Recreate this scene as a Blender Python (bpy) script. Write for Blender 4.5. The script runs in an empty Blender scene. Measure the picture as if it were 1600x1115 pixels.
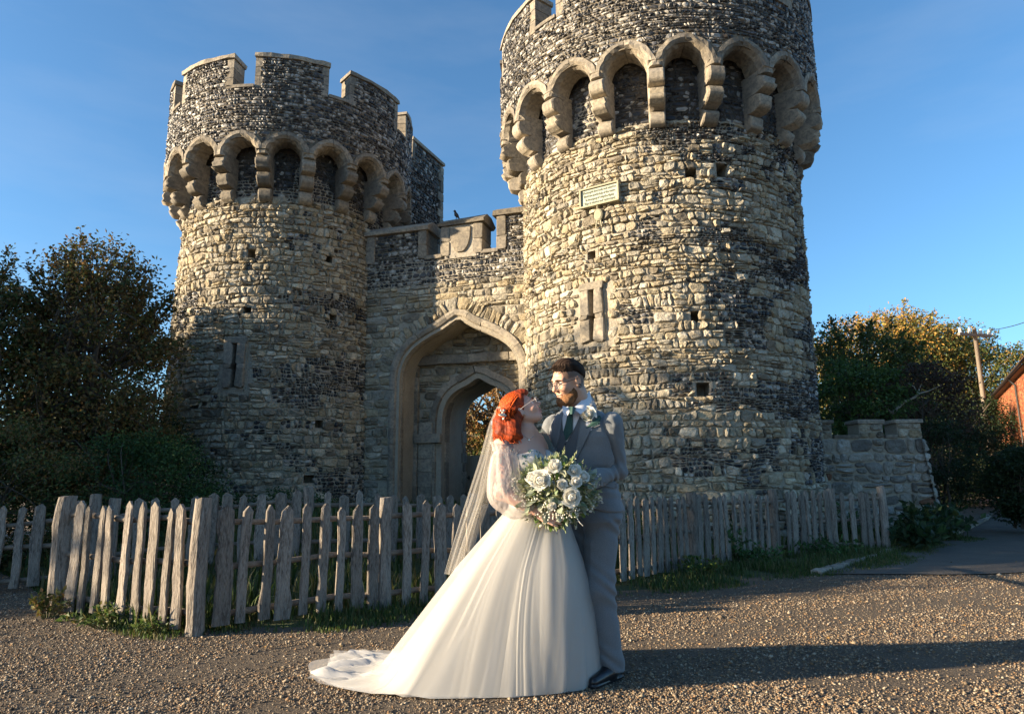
import bpy, math, random
import numpy as np
from mathutils import Matrix, Vector

R = math.radians
S = bpy.context.scene
COL = S.collection

# ------------------------------------------------------------------ camera
CAM_F, CAM_PITCH, CAM_ROLL, CAM_H = 1077.0, 0.1797, 0.0087, 1.15     # f in pixels of a 1600 wide picture
cp, sp_ = math.cos(CAM_PITCH), math.sin(CAM_PITCH)
cro, sro = math.cos(CAM_ROLL), math.sin(CAM_ROLL)
_fw = np.array([0, cp, sp_]); _up = np.array([0, -sp_, cp]); _rt = np.array([1.0, 0, 0])
_R2 = _rt * cro - _up * sro; _U2 = _rt * sro + _up * cro
camd = bpy.data.cameras.new('camera'); cam = bpy.data.objects.new('camera', camd); COL.objects.link(cam)
camd.sensor_width = 36.0; camd.lens = CAM_F / 1600 * 36
camd.clip_start = 0.05; camd.clip_end = 3000
cam.matrix_world = Matrix(((_R2[0], _U2[0], -_fw[0], 0), (_R2[1], _U2[1], -_fw[1], 0), (_R2[2], _U2[2], -_fw[2], CAM_H), (0, 0, 0, 1)))
S.camera = cam

# ------------------------------------------------------------------ sky, sun, exposure
SUN_AZ, SUN_EL = R(192.0), R(13.0)            # direction towards the sun, measured from +X
sun_vec = Vector((math.cos(SUN_AZ) * math.cos(SUN_EL), math.sin(SUN_AZ) * math.cos(SUN_EL), math.sin(SUN_EL)))
W = bpy.data.worlds.new('World'); S.world = W; W.use_nodes = True
nt = W.node_tree; nt.nodes.clear()
sky = nt.nodes.new('ShaderNodeTexSky'); sky.sky_type = 'NISHITA'; sky.sun_disc = False
sky.sun_elevation = SUN_EL; sky.sun_rotation = math.pi / 2 - SUN_AZ
sky.air_density = 1.0; sky.dust_density = 0.9; sky.ozone_density = 5.0; sky.altitude = 100
hs = nt.nodes.new('ShaderNodeHueSaturation'); hs.inputs['Saturation'].default_value = 1.0; hs.inputs['Hue'].default_value = 0.492
bg = nt.nodes.new('ShaderNodeBackground'); bg.inputs['Strength'].default_value = 0.086
ow = nt.nodes.new('ShaderNodeOutputWorld')
# faint streaks of high cloud
tcw = nt.nodes.new('ShaderNodeTexCoord'); mpw = nt.nodes.new('ShaderNodeMapping'); mpw.inputs['Scale'].default_value = (1.2, 1.2, 5.0); mpw.inputs['Rotation'].default_value = (0.2, 0.35, 0.3)
nzw = nt.nodes.new('ShaderNodeTexNoise'); nzw.inputs['Scale'].default_value = 1.6; nzw.inputs['Detail'].default_value = 7; nzw.inputs['Roughness'].default_value = 0.55
mrw = nt.nodes.new('ShaderNodeMapRange'); mrw.inputs[1].default_value = 0.48; mrw.inputs[2].default_value = 0.80; mrw.inputs[3].default_value = 0.0; mrw.inputs[4].default_value = 0.13
mxw = nt.nodes.new('ShaderNodeMix'); mxw.data_type = 'RGBA'; mxw.inputs[7].default_value = (3.2, 3.3, 3.4, 1)
nt.links.new(tcw.outputs['Generated'], mpw.inputs[0]); nt.links.new(mpw.outputs[0], nzw.inputs['Vector']); nt.links.new(nzw.outputs[0], mrw.inputs[0]); nt.links.new(mrw.outputs[0], mxw.inputs[0])
nt.links.new(sky.outputs[0], hs.inputs['Color']); nt.links.new(hs.outputs[0], mxw.inputs[6]); nt.links.new(mxw.outputs[2], bg.inputs[0]); nt.links.new(bg.outputs[0], ow.inputs[0])
sd = bpy.data.lights.new('sun', 'SUN'); sun = bpy.data.objects.new('sun', sd); COL.objects.link(sun)
sd.energy = 5.0; sd.angle = R(0.5); sd.color = (1.0, 0.80, 0.55)
sun.rotation_euler = sun_vec.to_track_quat('Z', 'Y').to_euler(); sun.location = (-20, -6, 20)
S.view_settings.view_transform = 'Standard'; S.view_settings.look = 'None'
S.view_settings.exposure = 1.7; S.view_settings.gamma = 1.0; S.view_settings.use_curve_mapping = False
S.cycles.use_denoising = True
S.cycles.max_bounces = 6; S.cycles.transparent_max_bounces = 24; S.cycles.transmission_bounces = 4

# ------------------------------------------------------------------ helpers
def A(px, py, Y=None, z=None):
    """world point seen at a pixel of the photograph, at depth Y or height z"""
    d = _fw + _R2 * (px - 800) / CAM_F - _U2 * (py - 557.5) / CAM_F
    t = Y / d[1] if Y is not None else (z - CAM_H) / d[2]
    return np.array([0, 0, CAM_H]) + d * t

def rs(seed): return np.random.default_rng(seed)

def tag(o, label=None, cat=None, group=None, kind=None):
    if label: o['label'] = label
    if cat: o['category'] = cat
    if group: o['group'] = group
    if kind: o['kind'] = kind
    return o

def empty(name, loc=(0, 0, 0), parent=None):
    o = bpy.data.objects.new(name, None); COL.objects.link(o)
    o.location = loc; o.empty_display_size = 0.2
    if parent: o.parent = parent
    return o

def mesh(name, V, faces, mat=None, col=None, smooth=False):
    """faces: list of int arrays (n,k)"""
    V = np.asarray(V, np.float32).reshape(-1, 3)
    faces = [np.asarray(f, np.int32) for f in faces if f is not None and len(f)]
    me = bpy.data.meshes.new(name)
    me.vertices.add(len(V)); me.vertices.foreach_set('co', V.ravel())
    loops = np.concatenate([f.ravel() for f in faces]); sizes = np.concatenate([np.full(len(f), f.shape[1], np.int32) for f in faces])
    starts = np.concatenate([[0], np.cumsum(sizes)[:-1]]).astype(np.int32)
    me.loops.add(len(loops)); me.loops.foreach_set('vertex_index', loops)
    me.polygons.add(len(sizes)); me.polygons.foreach_set('loop_start', starts)
    me.polygons.foreach_set('use_smooth', np.full(len(sizes), bool(smooth)))
    me.update(calc_edges=True)
    if col is not None:
        c = np.ones((len(V), 4), np.float32); c[:, :3] = np.asarray(col, np.float32).reshape(-1, 3)
        a = me.color_attributes.new('Col', 'FLOAT_COLOR', 'POINT'); a.data.foreach_set('color', c.ravel())
    if mat: me.materials.append(mat)
    return me

def link(name, me, parent=None, loc=None, rot=None, kind=None):
    o = bpy.data.objects.new(name, me); COL.objects.link(o)
    if parent: o.parent = parent
    if loc is not None: o.location = loc
    if rot is not None: o.rotation_euler = rot
    if kind: o['kind'] = kind
    return o

class MB:
    """collects shapes, builds them as one mesh object"""
    def __init__(s): s.V = []; s.F = {}; s.C = []; s.n = 0
    def add(s, V, F, col=None):
        V = np.asarray(V, float).reshape(-1, 3); s.V.append(V)
        for f in (F if isinstance(F, (list, tuple)) else [F]):
            f = np.asarray(f, np.int64)
            if f.size: s.F.setdefault(f.shape[1], []).append(f + s.n)
        c = np.ones((len(V), 3)) if col is None else np.broadcast_to(np.asarray(col, float), (len(V), 3))
        s.C.append(c); s.n += len(V); return s
    def box(s, c, size, Rm=None, col=None, taper=1.0):
        h = np.asarray(size, float) / 2
        V = np.array([(x, y, z) for z in (-1, 1) for y in (-1, 1) for x in (-1, 1)], float) * h
        V[4:, :2] *= taper
        if Rm is not None: V = V @ np.asarray(Rm).T
        return s.add(V + np.asarray(c, float), BOXF, col)
    def tube(s, P, r, K=6, col=None, cap=True):
        V, F = tube(P, r, K, cap); return s.add(V, F, col)
    def mesh(s, name, mat, smooth=False):
        return mesh(name, np.concatenate(s.V), [np.concatenate(f) for f in s.F.values()], mat, np.concatenate(s.C), smooth)
    def build(s, name, mat, parent=None, smooth=False, kind=None):
        return link(name, s.mesh(name, mat, smooth), parent, kind=kind)

BOXF = np.array([(0, 2, 3, 1), (4, 5, 7, 6), (0, 1, 5, 4), (2, 6, 7, 3), (0, 4, 6, 2), (1, 3, 7, 5)])

def gridf(nu, nv, closed=False):
    i = np.arange(nu if closed else nu - 1)[:, None]; j = np.arange(nv - 1)[None, :]
    i2 = (i + 1) % nu
    return np.stack([i * nv + j, i2 * nv + j, i2 * nv + j + 1, i * nv + j + 1], -1).reshape(-1, 4)

def tube(P, r, K=6, cap=True):
    P = np.asarray(P, float); n = len(P); r = np.broadcast_to(np.asarray(r, float), (n,))
    T = np.gradient(P, axis=0); T /= np.linalg.norm(T, axis=1, keepdims=True) + 1e-9
    ref = np.array([0, 0, 1.0]) if abs(T[:, 2]).mean() < 0.8 else np.array([1.0, 0, 0])
    Nn = np.cross(T, ref); Nn /= np.linalg.norm(Nn, axis=1, keepdims=True) + 1e-9
    B = np.cross(T, Nn); a = np.arange(K) / K * 2 * np.pi
    V = P[:, None] + r[:, None, None] * (np.cos(a)[None, :, None] * Nn[:, None] + np.sin(a)[None, :, None] * B[:, None])
    F = [gridf(n, K)]
    i = np.arange(n - 1); F.append(np.stack([i * K + K - 1, (i + 1) * K + K - 1, (i + 1) * K, i * K], -1))
    if cap: F = [np.concatenate(F), np.array([np.arange(K)[::-1], (n - 1) * K + np.arange(K)])] if K != 4 else [np.concatenate(F + [np.array([np.arange(K)[::-1], (n - 1) * K + np.arange(K)])])]
    else: F = [np.concatenate(F)]
    return V.reshape(-1, 3), F

def vn(x, y, seed=0):
    """smooth value noise 0..1"""
    x = np.asarray(x, float); y = np.asarray(y, float)
    xi = np.floor(x).astype(np.int64); yi = np.floor(y).astype(np.int64); fx = x - xi; fy = y - yi
    fx = fx * fx * (3 - 2 * fx); fy = fy * fy * (3 - 2 * fy)
    def h(a, b):
        n = (a * 374761393 + b * 668265263 + seed * 982451653) & 0xFFFFFFFF
        n = ((n ^ (n >> 13)) * 1274126177) & 0xFFFFFFFF
        return ((n ^ (n >> 16)) & 0xFFFF) / 65535.0
    return (h(xi, yi) * (1 - fx) + h(xi + 1, yi) * fx) * (1 - fy) + (h(xi, yi + 1) * (1 - fx) + h(xi + 1, yi + 1) * fx) * fy

def fbm(x, y, seed=0): return 0.55 * vn(x, y, seed) + 0.3 * vn(x * 2.1, y * 2.1, seed + 7) + 0.15 * vn(x * 4.3, y * 4.3, seed + 13)
def sstep(a, b, x): t = np.clip((x - a) / (b - a), 0, 1); return t * t * (3 - 2 * t)
def rotm(x=0, y=0, z=0): return np.array(Matrix.Rotation(z, 3, 'Z') @ Matrix.Rotation(y, 3, 'Y') @ Matrix.Rotation(x, 3, 'X'))

# ------------------------------------------------------------------ materials
def mat(name, base=None, rough=0.85, noise=None, noise2=None, bump=None, bump2=None, stretch=None, transl=0.0, alpha=1.0, spec=0.3, sheen=0.0, metal=0.0, attr=False, coords='Object', rvar=0.0):
    # rvar: each object a little lighter or darker than its neighbours
    m = bpy.data.materials.new(name); m.use_nodes = True; t = m.node_tree; N = t.nodes; L = t.links
    b = N['Principled BSDF']; out = N['Material Output']
    tc = N.new('ShaderNodeTexCoord'); vec = tc.outputs[coords]
    if stretch:
        mp = N.new('ShaderNodeMapping'); mp.inputs['Scale'].default_value = stretch; L.new(vec, mp.inputs[0]); vec = mp.outputs[0]
    if attr:
        a = N.new('ShaderNodeVertexColor'); a.layer_name = 'Col'; c = a.outputs[0]
        if base:
            mx = N.new('ShaderNodeMix'); mx.data_type = 'RGBA'; mx.blend_type = 'MULTIPLY'; mx.inputs[0].default_value = 1
            L.new(c, mx.inputs[6]); mx.inputs[7].default_value = (*base, 1); c = mx.outputs[2]
    else:
        rgb = N.new('ShaderNodeRGB'); rgb.outputs[0].default_value = (*base, 1); c = rgb.outputs[0]
    for nz in (noise, noise2):
        if not nz: continue
        sc, col2, amt = nz[0], nz[1], nz[2]
        n = N.new('ShaderNodeTexNoise'); n.inputs['Scale'].default_value = sc; n.inputs['Detail'].default_value = 6; n.inputs['Roughness'].default_value = 0.65
        L.new(vec, n.inputs['Vector'])
        rp = N.new('ShaderNodeMapRange'); rp.inputs[1].default_value = nz[3] if len(nz) > 3 else 0.35; rp.inputs[2].default_value = nz[4] if len(nz) > 4 else 0.65
        rp.inputs[3].default_value = 0; rp.inputs[4].default_value = amt; L.new(n.outputs[0], rp.inputs[0])
        mx = N.new('ShaderNodeMix'); mx.data_type = 'RGBA'; mx.blend_type = 'MULTIPLY' if attr else 'MIX'
        L.new(rp.outputs[0], mx.inputs[0]); L.new(c, mx.inputs[6]); mx.inputs[7].default_value = (*col2, 1); c = mx.outputs[2]
    if rvar:
        oi = N.new('ShaderNodeObjectInfo'); mr = N.new('ShaderNodeMapRange'); mr.inputs[3].default_value = 1 - rvar; mr.inputs[4].default_value = 1 + rvar * .7; L.new(oi.outputs['Random'], mr.inputs[0])
        hv = N.new('ShaderNodeHueSaturation'); L.new(mr.outputs[0], hv.inputs['Value']); L.new(c, hv.inputs['Color']); c = hv.outputs[0]
    L.new(c, b.inputs['Base Color'])
    b.inputs['Roughness'].default_value = rough; b.inputs['Specular IOR Level'].default_value = spec; b.inputs['Metallic'].default_value = metal
    if sheen: b.inputs['Sheen Weight'].default_value = sheen
    prev = None
    for bp in (bump, bump2):
        if not bp: continue
        n = N.new('ShaderNodeTexNoise'); n.inputs['Scale'].default_value = bp[0]; n.inputs['Detail'].default_value = 5; L.new(vec, n.inputs['Vector'])
        bm = N.new('ShaderNodeBump'); bm.inputs['Strength'].default_value = bp[1]; bm.inputs['Distance'].default_value = bp[2]; L.new(n.outputs[0], bm.inputs['Height'])
        if prev: L.new(prev, bm.inputs['Normal'])
        prev = bm.outputs[0]
    if prev: L.new(prev, b.inputs['Normal'])
    sh = b.outputs[0]
    if transl:
        tr = N.new('ShaderNodeBsdfTranslucent'); L.new(c, tr.inputs[0]); mix = N.new('ShaderNodeMixShader'); mix.inputs[0].default_value = transl
        L.new(sh, mix.inputs[1]); L.new(tr.outputs[0], mix.inputs[2]); sh = mix.outputs[0]
    if alpha < 1:
        tp = N.new('ShaderNodeBsdfTransparent'); mix = N.new('ShaderNodeMixShader'); mix.inputs[0].default_value = alpha
        L.new(tp.outputs[0], mix.inputs[1]); L.new(sh, mix.inputs[2]); sh = mix.outputs[0]
    L.new(sh, out.inputs[0])
    return m

M = {}
M['mortar'] = mat('mortar', (0.34, 0.30, 0.23), 0.95, noise=(3, (0.22, 0.195, 0.16), 0.8), noise2=(26, (0.44, 0.40, 0.32), 0.5), bump=(30, 0.7, 0.03), bump2=(120, 0.5, 0.01))
M['flint_mortar'] = mat('flint_mortar', (0.20, 0.17, 0.125), 0.95, noise=(4, (0.10, 0.09, 0.075), 0.8), bump=(50, 0.7, 0.02))
M['recess_shade_mortar'] = mat('recess_shade_mortar', (0.085, 0.075, 0.06), 0.95, noise=(6, (0.05, 0.045, 0.04), 0.8), bump=(50, 0.7, 0.02))  # darker copy of the flint mortar, with the recess shade in its colour
M['stone'] = mat('ragstone', None, 0.92, attr=True, noise=(9, (0.62, 0.58, 0.5), 0.7), noise2=(45, (0.68, 0.66, 0.62), 0.7), bump=(16, 1.0, 0.04), bump2=(70, 0.9, 0.014), spec=0.15)
M['flint'] = mat('flint', None, 0.45, attr=True, noise=(60, (0.55, 0.55, 0.55), 0.6), bump=(40, 0.4, 0.01), spec=0.4)
M['ashlar'] = mat('dressed_stone', (0.36, 0.31, 0.235), 0.9, noise=(2.2, (0.23, 0.205, 0.17), 0.9, .4, .6), noise2=(16, (0.15, 0.138, 0.118), 0.8, .42, .62), bump=(9, 0.35, 0.03), bump2=(60, 0.5, 0.008), spec=0.15, rvar=.32)
M['shieldstone'] = mat('pale_panel', (0.42, 0.38, 0.31), 0.9, noise=(14, (0.20, 0.18, 0.15), .8), bump=(40, .5, .01))
M['void'] = mat('dark_recess', (0.03, 0.027, 0.024), 1.0)
M['wood'] = mat('weathered_oak', (0.235, 0.20, 0.165), 0.85, noise=(7, (0.085, 0.072, 0.06), 0.95, .42, .60), noise2=(30, (0.36, 0.33, 0.29), 0.6, .45, .62), bump=(22, 0.9, 0.014), stretch=(6, 6, 0.7), spec=0.2, rvar=.3)
M['wood_rail'] = mat('weathered_rail', (0.27, 0.22, 0.17), 0.85, noise=(7, (0.13, 0.11, 0.09), 0.85), bump=(22, 0.6, 0.01), stretch=(1, 6, 6), spec=0.2)
M['gateboard'] = mat('gate_oak', (0.42, 0.36, 0.29), 0.8, noise=(6, (0.28, 0.235, 0.19), 0.8), bump=(20, 0.5, 0.006), stretch=(5, 5, 0.5))
M['iron'] = mat('black_iron', (0.02, 0.02, 0.02), 0.55, spec=0.5)
M['leaf'] = mat('leaf', None, 0.55, attr=True, transl=0.35, spec=0.35)
M['bark'] = mat('bark', (0.11, 0.085, 0.062), 0.95, noise=(6, (0.05, 0.042, 0.035), 0.8), bump=(14, 0.8, 0.03))
M['palebark'] = mat('pale_bark', (0.32, 0.28, 0.22), 0.95, noise=(6, (0.19, 0.165, 0.13), 0.8), bump=(14, 0.8, 0.02))
M['gravel_ground'] = mat('gravel_ground', (0.135, 0.105, 0.075), 0.95, noise=(0.7, (0.085, 0.068, 0.05), 0.85), noise2=(75, (0.23, 0.18, 0.125), 0.7, 0.48, 0.62), bump=(70, 1.0, 0.03), bump2=(160, 0.8, 0.012))
M['pebble'] = mat('pebble', None, 0.75, attr=True, spec=0.3)
M['soil'] = mat('grassy_soil', (0.055, 0.08, 0.024), 1.0, noise=(3, (0.08, 0.07, 0.04), 0.8), bump=(30, 1.0, 0.04))
M['lane'] = mat('lane', (0.075, 0.068, 0.06), 0.95, noise=(1.3, (0.13, 0.11, 0.085), 0.8), noise2=(60, (0.16, 0.14, 0.115), 0.6, .5, .65), bump=(60, 1.0, 0.02))
M['brick'] = mat('red_brick', None, 0.88, attr=True, noise=(40, (0.7, 0.66, 0.6), 0.6), bump=(60, 0.5, 0.006))
M['brickmortar'] = mat('brick_mortar', (0.30, 0.25, 0.19), 0.95, bump=(60, 0.4, 0.005))
M['tile'] = mat('roof_tile', None, 0.85, attr=True, bump=(40, 0.4, 0.006))
# ------------------------------------------------------------------ masonry
def coursed(U0, U1, V0, V1, hm, wm, seed, wav=0.03, split=0.22):
    """cells of coursed rubble: (n,4,2) corners (u0v0,u1v0,u1v1,u0v1)"""
    g = rs(seed); out = []
    vs = [V0]
    while vs[-1] < V1 - hm * 0.6: vs.append(vs[-1] + hm * g.uniform(0.62, 1.5))
    vs[-1] = V1
    ph = g.uniform(0, 50, (len(vs), 2))
    def off(k, u):
        if k == 0 or k == len(vs) - 1: return np.zeros_like(u)
        return wav * (2 * vn(u * 0.9 + ph[k, 0], ph[k, 1] + 0 * u, 3) - 1) + wav * 0.7 * (2 * vn(u * 4.5 + ph[k, 1], ph[k, 0] + 0 * u, 5) - 1)
    for k in range(len(vs) - 1):
        h = vs[k + 1] - vs[k]
        n = int((U1 - U0) / (wm * 0.4)) + 4
        w = wm * np.clip(g.lognormal(-0.06, 0.45, n), 0.4, 2.2) * (0.75 + 0.25 * h / hm)
        u = U0 + np.concatenate([[0], np.cumsum(w)]); m = np.searchsorted(u, U1)
        u = u[:m + 1]; u[-1] = U1
        if len(u) > 2 and u[-1] - u[-2] < wm * 0.35: u = np.delete(u, -2)
        j0 = g.normal(0, 0.026, len(u)); j1 = g.normal(0, 0.026, len(u)); j0[[0, -1]] = 0; j1[[0, -1]] = 0
        ub, ut = u + j0, u + j1
        vb, vt = vs[k] + off(k, ub), vs[k + 1] + off(k + 1, ut)
        Q = np.stack([np.stack([ub[:-1], vb[:-1]], -1), np.stack([ub[1:], vb[1:]], -1), np.stack([ut[1:], vt[1:]], -1), np.stack([ut[:-1], vt[:-1]], -1)], 1)
        out.append(Q)
    Q = np.concatenate(out)
    # some stones are replaced by two thinner ones
    w = Q[:, 1, 0] - Q[:, 0, 0]; s = (g.random(len(Q)) < split) & (w > wm * 0.7)
    a = Q[s]; f = g.uniform(0.35, 0.65, (len(a), 1))
    l = a[:, 0] + (a[:, 3] - a[:, 0]) * f; r = a[:, 1] + (a[:, 2] - a[:, 1]) * np.clip(f + g.normal(0, 0.08, f.shape), 0.3, 0.7)
    lo = np.stack([a[:, 0], a[:, 1], r, l], 1); hi = np.stack([l, r, a[:, 2], a[:, 3]], 1)
    return np.concatenate([Q[~s], lo, hi])

def subdivide(Q, nx, ny, seed):
    """each quad cell into nx*ny jittered cells"""
    g = rs(seed); n = len(Q)
    fx = np.linspace(0, 1, nx + 1)[None, :, None] + np.zeros((n, nx + 1, ny + 1)); fy = np.linspace(0, 1, ny + 1)[None, None, :] + np.zeros((n, nx + 1, ny + 1))
    jx = g.uniform(-.3, .3, fx.shape) / nx; jy = g.uniform(-.3, .3, fy.shape) / ny
    jx[:, [0, -1]] = 0; jy[:, :, [0, -1]] = 0; fx = fx + jx; fy = fy + jy
    b = lambda fx, fy: (Q[:, None, None, 0] * ((1 - fx) * (1 - fy))[..., None] + Q[:, None, None, 1] * (fx * (1 - fy))[..., None] + Q[:, None, None, 2] * (fx * fy)[..., None] + Q[:, None, None, 3] * ((1 - fx) * fy)[..., None])
    P = b(fx, fy)
    return np.stack([P[:, :-1, :-1], P[:, 1:, :-1], P[:, 1:, 1:], P[:, :-1, 1:]], 3).reshape(-1, 4, 2)

def stone_geo(Q, depth, gap, mapf, K, seed, square=0.6, flat=0.72, rim=None, cols=None, cvar=0.08, sink=0.04):
    """pillow shaped stones for the cells; returns V (n,nv,3), F local quads, tris, C (n,nv,3)"""
    g = rs(seed); n = len(Q)
    a = np.arange(K) / K * 2 * np.pi + g.uniform(-.25, .25, (n, K)) * (2 * np.pi / K) + g.uniform(0, 2 * np.pi / K, (n, 1))
    c, s = np.cos(a), np.sin(a)
    x = np.sign(c) * np.abs(c) ** square; y = np.sign(s) * np.abs(s) ** square
    rad = 1 + g.normal(0, 0.06, (n, K)); x *= rad; y *= rad
    cen = Q.mean(1); wid = np.linalg.norm(Q[:, 1] - Q[:, 0] + Q[:, 2] - Q[:, 3], axis=1) / 2; hei = np.linalg.norm(Q[:, 3] - Q[:, 0] + Q[:, 2] - Q[:, 1], axis=1) / 2
    gx = np.clip(1 - gap / wid, 0.55, 1)[:, None]; gy = np.clip(1 - gap / hei, 0.55, 1)[:, None]
    def ring(sc, h):
        fx = 0.5 + 0.5 * np.clip(x, -1.06, 1.06) * gx * sc; fy = 0.5 + 0.5 * np.clip(y, -1.06, 1.06) * gy * sc
        uv = Q[:, None, 0] * ((1 - fx) * (1 - fy))[..., None] + Q[:, None, 1] * (fx * (1 - fy))[..., None] + Q[:, None, 2] * (fx * fy)[..., None] + Q[:, None, 3] * ((1 - fx) * fy)[..., None]
        return np.concatenate([uv, h[..., None]], -1)
    d = (depth * g.uniform(0.55, 1.35, n))[:, None]
    tilt = (x * g.normal(0, .22, (n, 1)) + y * g.normal(0.05, .22, (n, 1)))
    r0 = ring(1.02, np.full((n, K), -sink)); r1 = ring(1.0, d * (0.58 + 0.3 * tilt) * g.uniform(.6, 1.3, (n, K)))
    r2 = ring(flat, d * (1 + 0.8 * tilt) * g.uniform(.70, 1.25, (n, K)))
    ct = np.concatenate([cen, (d[:, 0] * g.uniform(.9, 1.25, n))[:, None]], -1)[:, None]
    P = np.concatenate([r0, r1, r2, ct], 1)
    V = mapf(P[..., 0], P[..., 1], P[..., 2])
    k = np.arange(K); k2 = (k + 1) % K
    F4 = np.concatenate([np.stack([k, k2, K + k2, K + k], -1), np.stack([K + k, K + k2, 2 * K + k2, 2 * K + k], -1)])
    F3 = np.stack([2 * K + k, 2 * K + k2, np.full(K, 3 * K)], -1)
    C = np.repeat(cols[:, None], 3 * K + 1, 1) * (1 + g.normal(0, cvar, (n, 3 * K + 1, 1)))
    if rim is not None:
        C[:, :2 * K] = rim[:, None] * (1 + g.normal(0, .15, (n, 2 * K, 1)))
    return V, F4, F3, np.clip(C, 0.004, 1)

def stones_join(geo):
    mb = MB()
    for V, F4, F3, C in geo:
        n, nv = V.shape[:2]; o = (np.arange(n) * nv)[:, None, None]
        mb.add(V.reshape(-1, 3), [(F4[None] + o).reshape(-1, 4), (F3[None] + o).reshape(-1, 3)], None); mb.C[-1] = C.reshape(-1, 3)
    return mb

def stones_out(geo, parent, score, limit=300, smat=None, name='stone', rest='rubble'):
    """largest stones as parts of their own, the others joined as one stuff part"""
    V, F4, F3, C = geo; order = np.argsort(-score); top = order[:limit]; low = order[limit:]
    for i in top:
        me = mesh(name, V[i], [F4, F3], smat, C[i], False); link(name, me, parent)
    if len(low):
        stones_join([(V[low], F4, F3, C[low])]).build(rest, smat, parent, kind='stuff')

RAG = np.array([(0.56, 0.52, 0.43), (0.50, 0.46, 0.38), (0.62, 0.585, 0.51), (0.45, 0.41, 0.33), (0.56, 0.54, 0.49), (0.38, 0.355, 0.31), (0.50, 0.44, 0.335), (0.44, 0.43, 0.40), (0.64, 0.615, 0.55), (0.28, 0.26, 0.23)])
def rag_cols(n, g, dark=None):
    c = RAG[g.integers(0, len(RAG), n)] * np.array([1.0, .965, .885]) * g.uniform(0.72, 1.12, (n, 1))
    if dark is not None: c = c * (1 - 0.62 * dark[:, None]) 
    return c
def flint_cols(n, g, white=0.25):
    base = np.array([(0.02, 0.022, 0.026), (0.035, 0.036, 0.04), (0.06, 0.058, 0.056), (0.10, 0.10, 0.105), (0.045, 0.038, 0.03)])
    c = base[g.integers(0, 5, n)] * g.uniform(.7, 1.4, (n, 1))
    w = g.random(n) < white; c[w] = np.array([0.42, 0.40, 0.36]) * g.uniform(.6, 1.1, (w.sum(), 1))
    return c

def inquad(Q, u0, u1, v0, v1, m=0.0):
    c = Q.mean(1); return (c[:, 0] > u0 - m) & (c[:, 0] < u1 + m) & (c[:, 1] > v0 - m) & (c[:, 1] < v1 + m)
# ------------------------------------------------------------------ ground shape
FB = np.array([-2.50, 5.67]); FE = np.array([6.08, 11.64]); FD = (FE - FB) / np.linalg.norm(FE - FB); FN = np.array([-FD[1], FD[0]])
def height(x, y):
    x = np.asarray(x, float); y = np.asarray(y, float)
    q = (x - FB[0]) * FN[0] + (y - FB[1]) * FN[1]; a = (x - FB[0]) * FD[0] + (y - FB[1]) * FD[1]
    b = 0.62 * sstep(0.5, 4.6, q) * sstep(-2.0, 2.5, a) * (1 - sstep(13.0, 16.5, a))
    far = 0.35 * sstep(18, 40, np.hypot(x, y)) * sstep(5, 12, x)
    return b + far

def ring_geo(mbx, cx, cy, r0, r1, a0, a1, z0, z1, n=10, col=None):
    """curved box between two radii, two angles, two heights"""
    a = np.linspace(a0, a1, n)
    V = np.stack([np.stack([cx + r * np.cos(a), cy + r * np.sin(a), np.full(n, z)], -1) for r, z in ((r0, z0), (r1, z0), (r1, z1), (r0, z1))], 1)
    F = []
    for k in range(4):
        k2 = (k + 1) % 4; i = np.arange(n - 1)
        F.append(np.stack([i * 4 + k, (i + 1) * 4 + k, (i + 1) * 4 + k2, i * 4 + k2], -1))
    F.append(np.array([[0, 1, 2, 3], [(n - 1) * 4 + 3, (n - 1) * 4 + 2, (n - 1) * 4 + 1, (n - 1) * 4]]))
    mbx.add(V.reshape(-1, 3), [np.concatenate(F)], col)

def frame_at(th): return np.array([[-math.sin(th), math.cos(th), 0], [math.cos(th), math.sin(th), 0], [0, 0, 1]]).T   # columns right, out, up

def rough_block(c, size, Rm, seed, mat_, name, parent, jit=0.012, bev=0.03):
    """dressed stone with worn, chamfered edges"""
    g = rs(seed); h = np.asarray(size, float) / 2; b = min(bev, 0.4 * min(h))
    V = []
    for sx in (-1, 1):
        for sy in (-1, 1):
            for sz in (-1, 1):
                p = np.array([sx, sy, sz]) * h
                V += [p - [sx * b, 0, 0], p - [0, sy * b, 0], p - [0, 0, sz * b]]
    V = np.array(V) + g.normal(0, jit * 0.5, (24, 3))
    bm_ = bmesh_hull(V); V, F = bm_
    V = V @ np.asarray(Rm).T + c
    return link(name, mesh(name, V, F, mat_), parent)

import bmesh
def bmesh_hull(V):
    bm = bmesh.new(); vs = [bm.verts.new(v) for v in V]
    bmesh.ops.convex_hull(bm, input=vs, use_existing_faces=False)
    bm.verts.ensure_lookup_table(); bm.verts.index_update()
    out = np.array([v.co for v in bm.verts]); T = [[v.index for v in f.verts] for f in bm.faces]; bm.free()
    return out, [np.array([t for t in T if len(t) == 3])] + ([np.array([t for t in T if len(t) == 4])] if any(len(t) == 4 for t in T) else [])

ZCB, ZSPR, ZSILL, ZMER = 7.52, 8.46, 10.08, 10.84

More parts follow.
